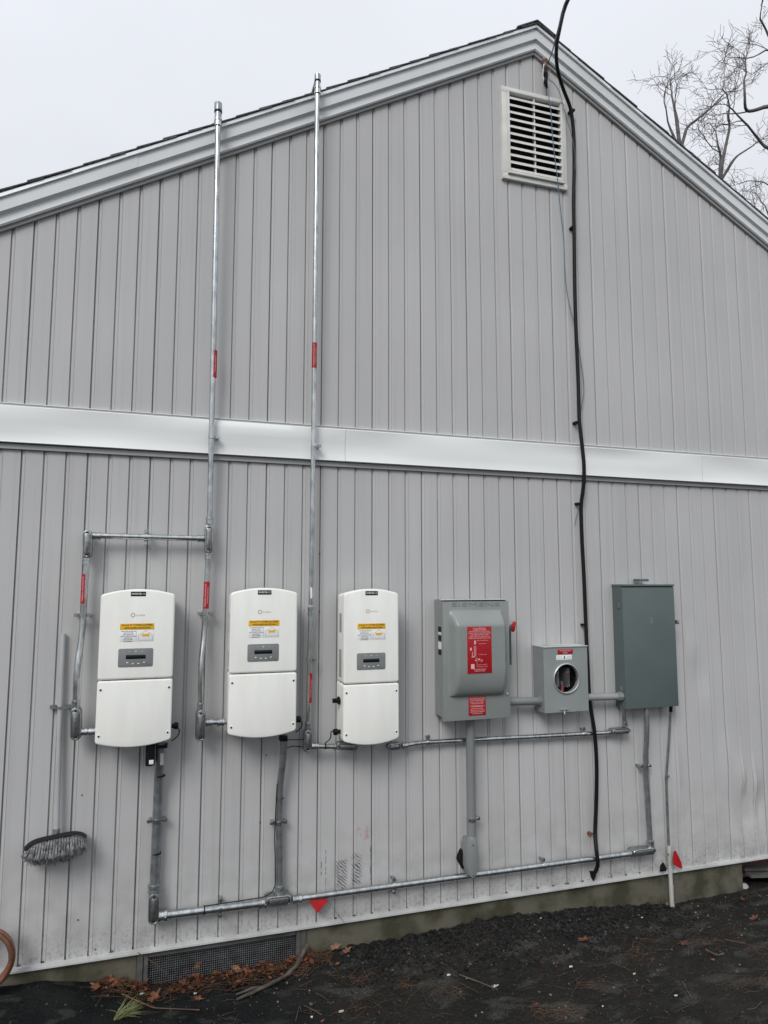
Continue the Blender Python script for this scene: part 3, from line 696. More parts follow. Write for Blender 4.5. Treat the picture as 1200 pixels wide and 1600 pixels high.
# ------------------------------------------------------------------ inverters
def inverter(px_c, y_top, y_bot, split, wd, label, plate, gland, txt_pl):
    FO = .2
    top = W(px_c, y_top, FO); bot = W(px_c-5, y_bot, FO); cx = top.x; zt, zb_ = top.z, bot.z; zs = W(px_c, split, FO).z
    hw = wd/2; rise = .026; rr = .016
    root = thing('solar_inverter', label, 'inverter', (cx, 0, zb_), 'three white inverters on the wall')
    def arch(x0, x1, zl, zh, up, n=14):          # outline, arched at the top (up) or bottom
        o = []
        for i in range(n+1):
            t = i/n; x = x0+(x1-x0)*t; u = (2*t-1); o.append((x, rise*(1-u*u)-rise))
        if up: pts = [(x, zh+d) for x, d in o]; ol = [(x0, zl), (x1, zl)]+pts[::-1]
        else: pts = [(x, zl-d) for x, d in o]; ol = pts+[(x1, zh), (x0, zh)]
        return ol
    def softcorner(ol, r=.012):
        o = []; n = len(ol)
        for i in range(n):
            a, b, c = Vector(ol[i-1]), Vector(ol[i]), Vector(ol[(i+1) % n])
            if (a-b).normalized().dot((c-b).normalized()) > -.8:
                l = min(r, (a-b).length*.4+.004, (c-b).length*.9)
                p, q = b+(a-b).normalized()*min(r, (a-b).length*.9), b+(c-b).normalized()*min(r, (c-b).length*.9)
                for k in range(5):
                    t = k/4; v = p*(1-t)**2+b*2*t*(1-t)+q*t*t; o.append((v.x, v.y))
            else: o.append(ol[i])
        return o
    hs_ = MB().wbox(cx-hw+.02, cx+hw-.02, .025, .09, zs+.005, zt-.05, .004)
    chas = hs_.build('heat_sink', M['invg'], root)
    fins = MB()
    for i in range(16):
        x = cx-hw+.03+i*(wd-.06)/15; fins.box(x-.0015, x+.0015, -.085, -.03, zt-.0495, zt-.03)
    fins.build('fins', M['invg'], chas)
    MB().wbox(cx-.09, cx+.09, .0, .024, zs+.06, zt-.08, .002).build('wall_bracket', M['galvl'], root)
    MB().prism(softcorner(arch(cx-hw+.004, cx+hw-.004, zs+.004, zt-.006, True), .012), .055, .150, .003).build('housing_back', M['invw'], root)
    front = MB().prism(softcorner(arch(cx-hw, cx+hw, zs+.003, zt, True), .014), .1505, FO, .009, 3).build('housing', M['invw'], root)
    MB().prism(softcorner(arch(cx-hw+.005, cx+hw-.005, zb_+.004, zs-.002, False), .012), .03, .145, .003).build('wiring_box', M['invw'], root)
    # cover with sunken screws
    cov = MB().prism(softcorner(arch(cx-hw, cx+hw, zb_, zs-.0015, False), .014), .1455, FO, .007, 3).build('wiring_cover', M['invw'], root)
    for sx in (-1, 1):
        for z in (zs-.04, zb_+rise+.034):
            x = cx+sx*(hw-.016)
            cup = MB().prism(circ(x, z, .0085, 14), FO+.0002, FO+.0012, .001).build('screw_boss', M['invw'], cov)
            MB().prism(circ(x, z-.0005, .0048, 8), FO+.0014, FO+.0026, .0005).build('screw', M['black'], cov)
    # handle recesses on the left side
    for z0, z1 in ((zt-.13, zt-.23), (zt-.32, zs+.03)):
        MB().box(cx-hw+.0028, cx-hw+.0052, -.135, -.09, z1, z0).build('side_recess', M['invg'], root)
    # badge, logo, labels, display
    pl = MB().wbox(cx-.001-.034, cx-.001+.034, FO+.0002, FO+.001, zt-.034, zt-.012, .0004).build('number_plate', M['black'], root)
    text(plate, cx-.001, zt-.0225, FO+.0013, .0085, M['ink'], pl, width=.058, bold=.02)
    zl = txt_pl['logo']; lg = MB()
    for k in range(20):
        a0, a1 = 2*math.pi*k/20, 2*math.pi*(k+1)/20
        lg.add([(cx-.022+r*math.cos(a)*.0105, -FO-.0006, zl+r*math.sin(a)*.0105) for a in (a0, a1) for r in (.62, 1)], [(0, 1, 3, 2)])
    q = text('solis', cx+.012, zl, FO+.0006, .010, None, None, width=.040); lg.add(q.v, q.f); lg.build('maker_logo', M['logo'], root)
    zy = txt_pl['yel']
    yl = MB().wbox(cx-.078, cx+.076, FO+.0002, FO+.0008, zy-.030, zy, .0003).build('yellow_label', M['yel'], root)
    texts([('SOLAR PV SYSTEM EQUIPPED', cx, zy-.0085, .0088, .142, 0), ('WITH RAPID SHUTDOWN', cx, zy-.0215, .0088, .118, 0)], M['inko'], yl, FO+.0012)
    wl = MB().wbox(cx-.078, cx+.076, FO+.0002, FO+.0008, zy-.085, zy-.0305, .0003).build('instruction_label', M['lab'], root)
    xl = cx-.040
    texts([(s, xl, zy-.037-i*.0078, .0043, wd_, 0) for i, (s, wd_) in enumerate((('TURN RAPID SHUTDOWN', .066), ('SWITCH TO THE', .042), ('"OFF" POSITION TO', .05), ('SHUT DOWN PV SYSTEM', .068), ('AND REDUCE', .036), ('SHOCK HAZARD', .044), ('IN THE ARRAY', .040)))], M['inkk'], wl, FO+.0012)
    hb = MB(); t = .0007; hx, hz = cx+.038, zy-.062
    def ln(x0, z0, x1, z1):
        d = Vector((x1-x0, z1-z0)).normalized()*t; nn = Vector((-d.y, d.x))
        hb.add([(x0+nn.x, -FO-.0012, z0+nn.y), (x1+nn.x, -FO-.0012, z1+nn.y), (x1-nn.x, -FO-.0012, z1-nn.y), (x0-nn.x, -FO-.0012, z0-nn.y)], [(0, 1, 2, 3)])
    ln(hx-.032, hz-.018, hx+.032, hz-.018); ln(hx-.032, hz-.018, hx-.032, hz+.006); ln(hx+.032, hz-.018, hx+.032, hz+.006); ln(hx-.032, hz+.006, hx-.018, hz+.012)
    ln(hx+.032, hz+.006, hx+.018, hz+.012); ln(hx-.020, hz+.012, hx, hz+.029); ln(hx+.020, hz+.012, hx, hz+.029); ln(hx-.042, hz-.020, hx-.042, hz+.03); hb.build('diagram', M['inkg'], wl)
    MB().wbox(hx-.016, hx+.016, FO+.0013, FO+.0018, hz+.001, hz+.013, .0001).build('diagram_panel', M['yel'], wl)
    zd = txt_pl['disp']
    dp = MB().prism(stad(cx-.003, zd-.043, .078, .043, .008), FO+.0002, FO+.0022, .0008).build('display_panel', M['invp'], root)
    MB().wbox(cx-.047, cx+.042, FO+.0024, FO+.0030, zd-.049, zd-.030, .0004).build('screen', M['lcd'], dp)
    bt = MB()
    for i, dz in enumerate((-.066, -.071, -.071, -.066)):
        x = cx-.040+i*.025; bt.prism(stad(x, zd+dz, .0045, .0022), FO+.0024, FO+.0034, .0006)
    for i in range(3): bt.prism(circ(cx-.033+i*.030, zd-.014, .0016 if i != 1 else .0028, 8), FO+.0024, FO+.0032, .0003)
    bt.build('buttons', M['lab'], dp)
    return root, cx, zt, zb_, zs, hw
def zz(px, py): return W(px, py, .2).z
i1 = inverter(217, 920.5, 1167.5, 1062, .337, 'white inverter marked 1:1, leftmost, with steel conduit entering its lower left side', 'INVERTER 1:1', 'R', dict(logo=zz(215, 961), yel=zz(215, 974), disp=zz(214, 1013)))
i2 = inverter(414, 918.5, 1153, 1052, .337, 'white inverter marked 1:2, hanging between the two tall roof conduits', 'INVERTER 1:2', 'R', dict(logo=zz(414, 956), yel=zz(414, 969), disp=zz(414, 1006)))
i3 = inverter(581, 920, 1164.5, 1068.5, .303, 'white inverter marked 1:3, rightmost, with black rotary switch on its left side', 'INVERTER 1:3', 'L', dict(logo=zz(582, 955), yel=zz(582, 974), disp=zz(582, 1020)))
def gland(it, side, px, py, off, wire):
    p = W(px, py, off); root = it[0]; d = Vector((side, 0, 0))
    MB().tube([p-d*.022, p-d*.006, p-d*.005, p+d*.012, p+d*.016], .014, 14, rs=[.011, .011, .0165, .0165, .012]).build('cable_gland', M['black'], root)
    if wire: MB().tube(fillet([W(*q) for q in wire], .03), .0028, 8).build('sensor_cable', M['cable'], root)
gland(i1, 1, 273.5, 1134, .12, [(277, 1136, .12), (281, 1142, .12), (278, 1150, .11), (268, 1158, .09)])
gland(i2, 1, 465, 1124, .12, [(468, 1124, .12), (473, 1131, .12), (470, 1138, .11), (462, 1144, .08)])
gland(i3, -1, 525.5, 1143.5, .12, [(521, 1142, .12), (517, 1143, .12), (517, 1154, .11), (508, 1161, .1)])
p = W(530, 1094.5, .11); b = MB(); b.tube([p, p+Vector((-.008, 0, 0)), p+Vector((-.010, 0, 0)), p+Vector((-.022, 0, 0))], .015, 16, rs=[.021, .021, .013, .012]); b.box(p.x-.036, p.x-.015, p.y-.005, p.y+.005, p.z-.011, p.z+.011)
b.build('rotary_switch', M['black'], i3[0])
# logger stick below the first inverter
a = W(236, 1163, .12); c = W(234.5, 1196, .12)
b = MB().prism(stad(a.x-.002, (a.z+c.z)/2, .021, (a.z-c.z)/2, .010), .09, .14, .006); dg = b.build('data_logger', M['black'], i1[0])
MB().wbox(a.x-.006, a.x+.014, .1403, .1409, c.z+.010, c.z+.030, .0002).build('sticker', M['lab'], dg)
MB().wbox(W(255, 1166, .1).x-.035, W(255, 1166, .1).x+.02, .07, .12, W(255, 1168, .1).z, W(255, 1166, .1).z+.01, .001).build('cable_port', M['black'], i1[0])
MB().wbox(W(443, 1157, .1).x-.02, W(443, 1157, .1).x+.018, .07, .12, W(443, 1157, .1).z, W(443, 1153, .1).z+.01, .001).build('cable_port', M['black'], i2[0])
# comms leads between the inverters
lead = MB().tube(fillet([W(*q) for q in ((444, 1156, .1), (455, 1156, .06), (470, 1156, .05), (478, 1154, .05))], .04), .0024, 8)
lead.tube(fillet([W(*q) for q in ((446, 1170, .11), (455, 1166, .06), (468, 1166, .05), (478, 1169, .05))], .04), .0024, 8)
lead.tube(fillet([W(*q) for q in ((433, 1225, .066), (431, 1262, .068), (430, 1285, .07), (429, 1310, .068), (430, 1340, .066), (430, 1385, .068), (424, 1396, .072), (412, 1402, .072), (385, 1406, .07), (345, 1412, .07), (319, 1416, .07))], .03), .0026, 8)
tag(lead.build('comms_lead', M['cable'], org=W(430, 1385, .07)), 'thin black lead tied along the riser below the middle inverter', 'cable')

# ------------------------------------------------------------------ disconnect switch
FD = .17
xl, xr = W(692, 1000, FD).x, W(796, 1000, FD).x; zt = W(742, 936, FD).z; zb_ = W(740, 1125, FD).z
dsw = thing('disconnect_switch', 'grey safety disconnect box with raised door, red caution label and side lever', 'switch', ((xl+xr)/2, 0, zb_))
MB().wbox(xl+.018, xr-.014, .004, FD-.022, zb_+.012, zt-.004, .002).build('enclosure', M['disc'], dsw)
door = MB().wbox(xl, xr, FD-.021, FD, zb_, zt-.012, .004).build('door', M['disc'], dsw)
MB().prism([(xl+.002, zt-.006), (xr-.012, zt-.006), (xr-.016, zt), (xl+.006, zt)], FD-.04, FD+.004, .001).build('rain_lip', mat('pale_lip', (.5, .52, .5), .4), dsw)  # lip coloured paler than the rest of the box
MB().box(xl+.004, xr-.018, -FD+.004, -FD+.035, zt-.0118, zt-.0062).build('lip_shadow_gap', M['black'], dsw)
# raised pan
x0, x1 = W(700, 1000, FD).x, W(788, 1000, FD+.02).x; z1_, z0_ = W(742, 953, FD).z, W(742, 1087, FD).z
nxp, nzp = 26, 44; b = MB(); HP = .066
def q4(t): t = clampf(t); return math.sqrt(max(0, 1-(1-t)**2))
us = [0, .002, .006, .012, .02, .03, .04]+list(np.linspace(.06, (x1-x0)-.03, 14))+[(x1-x0)-.02, (x1-x0)-.012, (x1-x0)-.006, (x1-x0)-.001, x1-x0]
vs_ = list(np.linspace(0, .02, 6))+list(np.linspace(.025, .19, 16))+list(np.linspace(.20, (z1_-z0_)-.12, 8))+list(np.linspace((z1_-z0_)-.11, z1_-z0_, 16))
for u in us:
    for v in vs_:
        fl = sm(0, .036, u)**.8; frt = sm(0, .016, (x1-x0)-u); ft = 1-(1-clampf(((z1_-z0_)-v)/.085))**1.35; fb = q4(v/.17)
        b.v.append(Vector((x0+u, -(FD+.0004+HP*min(fl, frt, 1)*ft*fb), z0_+v)))
m = len(vs_)
for i in range(len(us)-1):
    for j in range(m-1): b.f.append([i*m+j, (i+1)*m+j, (i+1)*m+j+1, i*m+j+1])
pan = b.build('raised_pan', M['disc'], door, ang=50)
text('SIEMENS', (W(706, 944, FD).x+W(781, 944, FD).x)/2, W(742, 944, FD).z, FD+.0015, .021, M['disc'], door, 'embossed_name', width=W(781, 944, FD).x-W(706, 944, FD).x, thick=.0009)
FP = FD+HP+.0006
lx0, lx1, lz1, lz0 = W(730, 1000, FP).x, W(768, 1000, FP).x, W(749, 979, FP).z, W(749, 1052, FP).z
cl = MB().wbox(lx0, lx1, FP, FP+.0006, lz0, lz1, .0002).build('caution_label', M['red'], door)
lw, lh = lx1-lx0, lz1-lz0; cxl = (lx0+lx1)/2
rows = [('CAUTION', .945, .016, .52), ('REMOVE FUSES TO ACCESS POLES', .895, .0065, .84), ('DO NOT USE ON CIRCUITS IN EXCESS', .86, .006, .92), ('OF MAXIMUM RATING IN AMPS', .825, .0065, .76), ('COPPER WIRE ONLY SIZED FOR 75C', .785, .0065, .88), ('WIRE RANGE LINE AND LOAD 14-2/0', .75, .0065, .88),
    ('LINE TERMINALS', .70, .004, .5), ('OFF POSITION', .63, .004, .3), ('TYPE 3R ENCLOSURE', .40, .004, .34), ('SERVICE GROUND', .185, .004, .35), ('NEUTRAL BAR KIT', .14, .004, .42), ('SEE WIRING DIAGRAM', .085, .006, .5), ('INSIDE OF DOOR', .05, .006, .42)]
tb = MB()
for s, f, h_, wf in rows:
    q = text(s, cxl+(.12*lw if .1 < f < .72 and wf < .6 and f != .085 else 0), lz0+lh*f, FP+.001, h_, None, None, width=lw*wf, bold=.01); tb.add(q.v, q.f)
def bar(x0f, x1f, z0f, z1f): tb.add([(lx0+lw*x0f, -FP-.001, lz0+lh*z0f), (lx0+lw*x1f, -FP-.001, lz0+lh*z0f), (lx0+lw*x1f, -FP-.001, lz0+lh*z1f), (lx0+lw*x0f, -FP-.001, lz0+lh*z1f)], [(0, 1, 2, 3)])
for f in (.06, .94): pass
bar(.27, .29, .36, .58); bar(.33, .35, .36, .58); bar(.28, .34, .58, .585); bar(.17, .30, .345, .36); bar(.19, .21, .36, .46); bar(.11, .18, .49, .55); bar(.28, .35, .62, .70); bar(.33, .52, .30, .315); bar(.45, .62, .265, .285); bar(.30, .38, .27, .285)
bar(.14, .28, .10, .20); bar(.38, .39, .14, .28)
tb.add([(lx0+lw*u, -FP-.001, lz0+lh*v) for u, v in ((.36, .33), (.60, .27), (.58, .245), (.34, .31))], [(0, 1, 2, 3)])
tb.build('lettering', M['inkp'], cl)
mx0, mx1, mz1, mz0 = W(732, 1100, FD).x, W(759, 1100, FD).x, W(745, 1088, FD).z-.002, W(745, 1118, FD).z
ml = MB().wbox(mx0, mx1, FD+.0003, FD+.0009, mz0, mz1, .0002).build('shutoff_label', M['red'], door)
mw, mh, mc = mx1-mx0, mz1-mz0, (mx0+mx1)/2
texts([(s, mc, mz0+mh*f, h_, mw*wf, 0) for s, f, h_, wf in (('PHOTOVOLTAIC SYSTEM', .91, .0075, .88), ('UTILITY DISCONNECT', .81, .0075, .84), ('RATED AC OUTPUT CURRENT', .70, .0045, .8), ('OPERATING AC VOLTAGE', .63, .0045, .7), ('! WARNING !', .50, .009, .84), ('ELECTRIC SHOCK HAZARD', .38, .005, .7), ('TERMINALS ON BOTH LINE AND', .29, .005, .84), ('LOAD SIDES MAY BE ENERGIZED', .20, .005, .84), ('IN THE OPEN POSITION', .11, .005, .6))], M['inkp'], ml, FD+.0013)
# lever on the right side, latch, side stickers
hx = xr+.012
b = MB(); b.box(xr-.004, hx+.010, -.150, -.085, W(792, 1038, .12).z, W(792, 982, .12).z); lev = b.build('lever_housing', mat('dark_lever', (.07, .075, .075), .35, .3), dsw)
top_ = W(795, 984, .15); MB().tube([top_+Vector((0, .02, -.06)), top_+Vector((.004, 0, 0)), top_+Vector((.012, -.016, .03))], .008, 10, rs=[.009, .009, .007]).build('lever_arm', M['galvl'], lev)
t0 = W(801, 987, .165); t1 = W(804, 971, .175)
MB().tube([t0, t0+(t1-t0)*.1, t0+(t1-t0)*.9, t1], .011, 12, rs=[.007, .011, .010, .006]).build('red_grip', M['redflag'], lev)
q = W(792, 1083, FD+.004); MB().tube([q+Vector((0, .012, 0)), q+Vector((0, 0, 0)), q+Vector((.004, -.004, -.006))], .0045, 8).build('latch', M['galv'], door)
sx_ = xl+.0172
for (y0, y1, mt) in ((979, 987, 'black'), (988, 991, 'lab'), (993, 1001, 'black'), (1003, 1014, 'lab'), (1015, 1023, 'black')):
    a = W(687, y0, .08); c = W(687, y1, .08); MB().box(sx_-.0006, sx_+.0002, -.125, -.06, c.z, a.z).build('side_sticker', M[mt], dsw)
# ------------------------------------------------------------------ meter socket
FM = .125
mxl, mxr = W(850, 1060, FM).x, W(918.5, 1060, FM).x; mzt = W(885, 1010, FM).z; mzb = W(885, 1112.5, FM).z
ms = thing('meter_socket', 'grey electric meter socket box with a round glass window showing dark jaws', 'meter box', ((mxl+mxr)/2, 0, mzb))
cc = W(884.5, 1060, FM); rad = .0815
def holed(x0, x1, z0, z1, off, c, r, n=40):
    b = MB(); outer = []
    for k in range(n):
        a = 2*math.pi*k/n; dx, dz = math.cos(a), math.sin(a); t = 1e9
        if dx > 1e-6: t = min(t, (x1-c.x)/dx)
        if dx < -1e-6: t = min(t, (x0-c.x)/dx)
        if dz > 1e-6: t = min(t, (z1-c.z)/dz)
        if dz < -1e-6: t = min(t, (z0-c.z)/dz)
        outer.append((c.x+dx*t, c.z+dz*t))
    for k in range(n):
        a = 2*math.pi*k/n; b.v.append(Vector((c.x+r*math.cos(a), -off, c.z+r*math.sin(a)))); b.v.append(Vector((outer[k][0], -off, outer[k][1])))
    for k in range(n): j = (k+1) % n; b.f.append([2*k, 2*j, 2*j+1, 2*k+1])
    for cx_, cz_ in ((x0, z0), (x1, z0), (x1, z1), (x0, z1)):
        ks = [k for k in range(n) if True]; best = sorted(ks, key=lambda k: math.hypot(outer[k][0]-cx_, outer[k][1]-cz_))[:2]
        a, c2 = best; i = len(b.v); b.v.append(Vector((cx_, -off, cz_)))
        # fill corner with neighbouring outer points on both sides
        ang = math.atan2(cz_-c.z, cx_-c.x) % (2*math.pi); k0 = int(ang/(2*math.pi/n)) % n; k1 = (k0+1) % n
        b.f.append([2*k0+1, 2*k1+1, i])
    return b
b = holed(mxl, mxr, mzb, mzt-.004, FM, cc, rad); b.build('front_cover', M['meter'], ms)
b = MB(); t = .002
b.box(mxl, mxl+t, -FM+.0005, -.004, mzb, mzt-.004).box(mxr-t, mxr, -FM+.0005, -.004, mzb, mzt-.004).box(mxl+t, mxr-t, -FM+.0005, -.004, mzb, mzb+t).box(mxl+t, mxr-t, -.012, -.004, mzb+t, mzt-.006)
b.build('case', M['meter'], ms)
MB().prism([(mxl-.002, mzt-.0035), (mxr+.003, mzt-.0035), (mxr+.003, mzt+.002), (mxl-.002, mzt+.002)], .002, FM+.006, .002).prism(stad((mxl+mxr)/2-.02, mzt+.0045, .07, .0022, .001), .03, .09, .001).build('top_cap', mat('cap_pale', (.45, .475, .46), .45), ms)
b = MB(); n = 40
for k in range(n+1):
    a = 2*math.pi*k/n
    for r_, o_ in ((rad-.001, FM-.02), (rad-.001, FM+.008), (rad+.002, FM+.011), (rad+.006, FM+.009), (rad+.007, FM+.0005)): b.v.append(Vector((cc.x+r_*math.cos(a), -o_, cc.z+r_*math.sin(a))))
for k in range(n):
    for j in range(4): b.f.append([k*5+j, (k+1)*5+j, (k+1)*5+j+1, k*5+j+1])
b.build('sealing_ring', mat('ring_pale', (.50, .52, .51), .35, .5), ms, ang=60)
MB().prism(circ(cc.x, cc.z, rad-.002, 40), .020, .024, 0).build('back_block', M['dark'], ms)
jm = mat('jaw_metal', (.30, .30, .31), .35, .6)
for sx in (-1, 1):
    x = cc.x+sx*.036-.012
    b = MB(); b.box(x-.008, x-.005, -.116, -.03, cc.z-.055, cc.z+.052).box(x+.004, x+.007, -.112, -.03, cc.z-.05, cc.z+.056).box(x-.013, x+.012, -.108, -.09, cc.z+.030, cc.z+.036).box(x-.013, x+.012, -.108, -.09, cc.z-.046, cc.z-.040)
    b.build('jaw', jm, ms)
MB().box(cc.x-.017, cc.x-.009, -.10, -.03, cc.z-.055, cc.z-.02).build('neutral_lug', jm, ms)
MB().tube([Vector((cc.x-.008, -.095, cc.z-.045)), Vector((cc.x-.018, -.105, cc.z-.078))], .011, 12).build('red_cap', M['redj'], ms)
MB().tube([Vector((cc.x, -.0245, cc.z)), Vector((cc.x, -FM+.0015, cc.z))], rad+.0012, 40, cap=False).build('dark_liner', M['dark'], ms)  # added dark liner, hides the lit case walls behind the window
MB().prism(circ(cc.x, cc.z, rad-.0015, 40), FM-.004, FM-.001, 0).build('window_glass', M['glass'], ms)
for (y0, y1, x0_, x1_, mt) in ((1015, 1021.5, 871, 895, 'red'), (1024, 1030.5, 869, 893.5, 'lab')):
    a = W(x0_, y0, FM); c = W(x1_, y1, FM); lo = MB().wbox(a.x, c.x, FM+.0003, FM+.0009, c.z, a.z, .0002).build('meter_label', M[mt], ms)
    mid = (a+c)/2; hh = a.z-c.z
    if mt == 'red': texts([('PV PRODUCTION', mid.x, c.z+hh*.72, .0065, .072, 0), ('METER', mid.x, c.z+hh*.27, .0065, .030, 0)], M['inkp'], lo, FM+.0013)
    else:
        texts([('1', mid.x+.002, mid.z, .017, .007, 0)], M['inkk'], lo, FM+.0013); texts([('SERVICE', mid.x-.03, c.z+hh*.72, .004, .03, 0), ('METER NO', mid.x-.03, c.z+hh*.3, .004, .032, 0), ('SOLAR', mid.x+.032, c.z+hh*.7, .004, .026, 0), ('CIRCUIT', mid.x+.032, c.z+hh*.3, .004, .03, 0)], M['inkg'], lo, FM+.0013, 'small_print')
q = W(881, 1108, FM); MB().wbox(q.x-.026, q.x+.026, FM+.0004, FM+.009, q.z-.004, q.z+.003, .001).build('hasp', M['meter'], ms)
MB().box(q.x+.002, q.x+.005, -FM-.004, -FM+.004, q.z-.028, q.z-.004).build('seal_tag', M['lab'], ms)
# ------------------------------------------------------------------ breaker panel
FB = .105
pxl, pxr = W(975, 1000, FB).x, W(1056, 1000, FB).x; pzt = W(1014, 913, FB).z; pzb = W(1017, 1105.5, FB).z
bp_ = thing('breaker_panel', 'tall teal grey breaker panel box with closed door, right of the meter', 'electrical panel', ((pxl+pxr)/2, 0, pzb))
MB().wbox(pxl, pxr, .004, FB-.012, pzb, pzt-.004, .002).build('enclosure', M['panel'], bp_)
MB().wbox(pxl-.002, pxr+.002, FB-.0115, FB, pzb-.002, pzt-.018, .004).build('door', M['panel'], bp_)
MB().prism([(pxl-.003, pzt-.012), (pxr+.001, pzt-.012), (pxr+.001, pzt), (pxl-.003, pzt)], .002, FB+.006, .002).build('rain_hood', M['panel'], bp_)
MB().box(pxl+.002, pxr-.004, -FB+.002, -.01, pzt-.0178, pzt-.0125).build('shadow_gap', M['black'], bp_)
q = W(1000, 906, .04); MB().prism(stad(q.x+.0, q.z-.002, .035, .008, .003), .02, .08, .002).build('hub_plate', M['panel'], bp_)
b = MB(); q = W(1018, 970, FB)
for i in range(4): b.prism(stad(q.x, q.z+.014-i*.0095, .014-.004*(i % 3 == 0), .0018, .0015), FB+.0002, FB+.0022, .0008)
b.build('emblem', M['meter'], bp_)
q = W(1057.5, 972, FB-.01); MB().wbox(q.x-.006, q.x+.008, FB-.03, FB+.004, q.z-.012, q.z+.012, .003).build('door_catch', M['galvl'], bp_)
for py in (946, 1076):
    q = W(967, py, .06); MB().box(pxl-.006, pxl-.0005, -.08, -.062, q.z-.014, q.z+.014).build('hinge_knuckle', M['galvl'], bp_)
# links
ln1 = thing('link_pipe', 'short thick grey pipe joining the disconnect box to the meter box', 'pipe', W(815, 1096, .075), 'short pipes linking the boxes')
MB().tube([W(790, 1096.5, .075), W(848, 1095, .075)], .023, 18).build('pipe', M['pvc'], ln1)
q = W(843, 1095, .075); MB().tube([q+Vector((-.012, 0, 0)), q+Vector((.010, 0, 0))], .028, 8).build('locknut', M['pvc'], ln1)
ln2 = thing('link_pipe', 'short thick grey pipe joining the meter box to the teal breaker panel', 'pipe', W(940, 1089, .07), 'short pipes linking the boxes')
MB().tube([W(915, 1089.5, .07), W(976, 1088, .07)], .021, 18).build('pipe', mat('paint_pipe', (.27, .285, .29), .5), ln2)
q = W(968, 1088, .07); MB().tube([q+Vector((-.016, 0, 0)), q+Vector((.016, 0, 0))], .027, 8).build('locknut', M['pvc'], ln2)
# ground lead pipe
gp = thing('ground_lead', 'thin grey lead in a pale pipe running from the breaker panel into the soil', 'pipe', W(1050, 1412, .03))
MB().tube(fillet([W(1048, 1098, .05), W(1047, 1130, .035), W(1041, 1215, .015), W(1044, 1300, .015), W(1046, 1345, .02)], .05), .0075, 10).build('lead', M['galvl'], gp)
MB().tube([W(1048.5, 1098, .05), W(1048, 1112, .048)], .011, 10).build('connector', M['black'], gp)
MB().tube([W(1045.5, 1322, .022), W(1047, 1360, .026), W(1048.3, 1385, .03)], .0125, 12).build('lower_pipe', M['pvcw'], gp)
MB().tube([W(1048.3, 1383, .03), W(1050.5, 1420, .035)], .0142, 12).build('lower_sleeve', M['pvcw'], gp)
for px, py in ((1042.5, 1213), (1046, 1333.5)):
    q = W(px, py, .02); b = MB(); b.box(q.x-.020, q.x+.012, -.026, -.022, q.z-.006, q.z+.006); b.tube([q+Vector((-.015, -.006, 0)), q+Vector((-.015, -.012, 0))], .006, 6); b.build('clip', M['galvl'], gp)

# ------------------------------------------------------------------ broom on the wall
br = thing('push_broom', 'scrub brush with grey bristles hanging head down on a long metal pole', 'broom', W(88, 1325, .05))
MB().tube([W(99, 990, .02), W(94, 1104, .03), W(88, 1310, .045)], .0125, 14).build('pole', M['alum'], br)
q = W(95, 1104, .03); b = MB()
for s in (-1, 1): b.box(q.x+s*.036-.012, q.x+s*.036+.012, -.03, -.001, q.z-.010, q.z+.006)
b.box(q.x-.04, q.x+.04, -.050, -.046, q.z-.006, q.z+.002); b.build('wall_clip', M['galvl'], br)
q = W(88, 1302, .05); MB().tube([q+Vector((0, 0, .02)), q+Vector((0, -.004, -.02))], .016, 12).build('socket', M['galvl'], br)
hc = W(88, 1319, .07); tl = R(6.5)
ex = Vector((math.cos(tl), 0, math.sin(tl))); ez_ = Vector((-math.sin(tl), .34, math.cos(tl)*.95)).normalized(); ey = ex.cross(ez_).normalized()
if ey.y > 0: ey = -ey
def bl(x, y, z): return hc+ex*x+ey*y+ez_*z
HW_ = .128
b = MB(); ol = []
for i in range(21):
    t = -1+2*i/20; ol.append((HW_*t, .026*(1-abs(t)**5)-.006))
ring = [(x, z+.022) for x, z in ol]+[(x, z+.004) for x, z in ol[::-1]]
ring = ring[::-1]
n = len(ring); b.add([bl(x, -.034, z) for x, z in ring]+[bl(x, .034, z) for x, z in ring], [list(range(n)), [n+i for i in range(n)][::-1]]+[[i, (i+1) % n, n+(i+1) % n, n+i] for i in range(n)])
b.build('block', M['black'], br)
b = MB(); rnd = random.Random(3)
for row in range(7):                      # rows run from the wall side (row 0) to the front (row 6)
    nt_ = 21
    for i in range(nt_):
        t = (i+.5*(row % 2))/(nt_-.5)*2-1
        f = row/6; base = bl(t*HW_*.93, -.028+f*.058, .018-.024*abs(t)**4)
        ln_ = .080-.028*f; sp_x = t*HW_*.99+rnd.uniform(-.003, .003)
        tip = bl(sp_x, -.036+f*.125+rnd.uniform(-.004, .004), -ln_+rnd.uniform(-.006, .006)+.022*abs(t)**3)
        for k in range(11):
            o1 = Vector([rnd.uniform(-.0022, .0022) for _ in range(3)]); o2 = Vector([rnd.uniform(-.005, .005) for _ in range(3)])
            b.tube([base+o1, (base+tip)*.5+o1*.9+o2*.3, tip+o2], .0013, 3, rs=[.0012, .0013, .0009])
tag(b.build('bristles', M['tuft'], br, ang=80), kind='stuff')

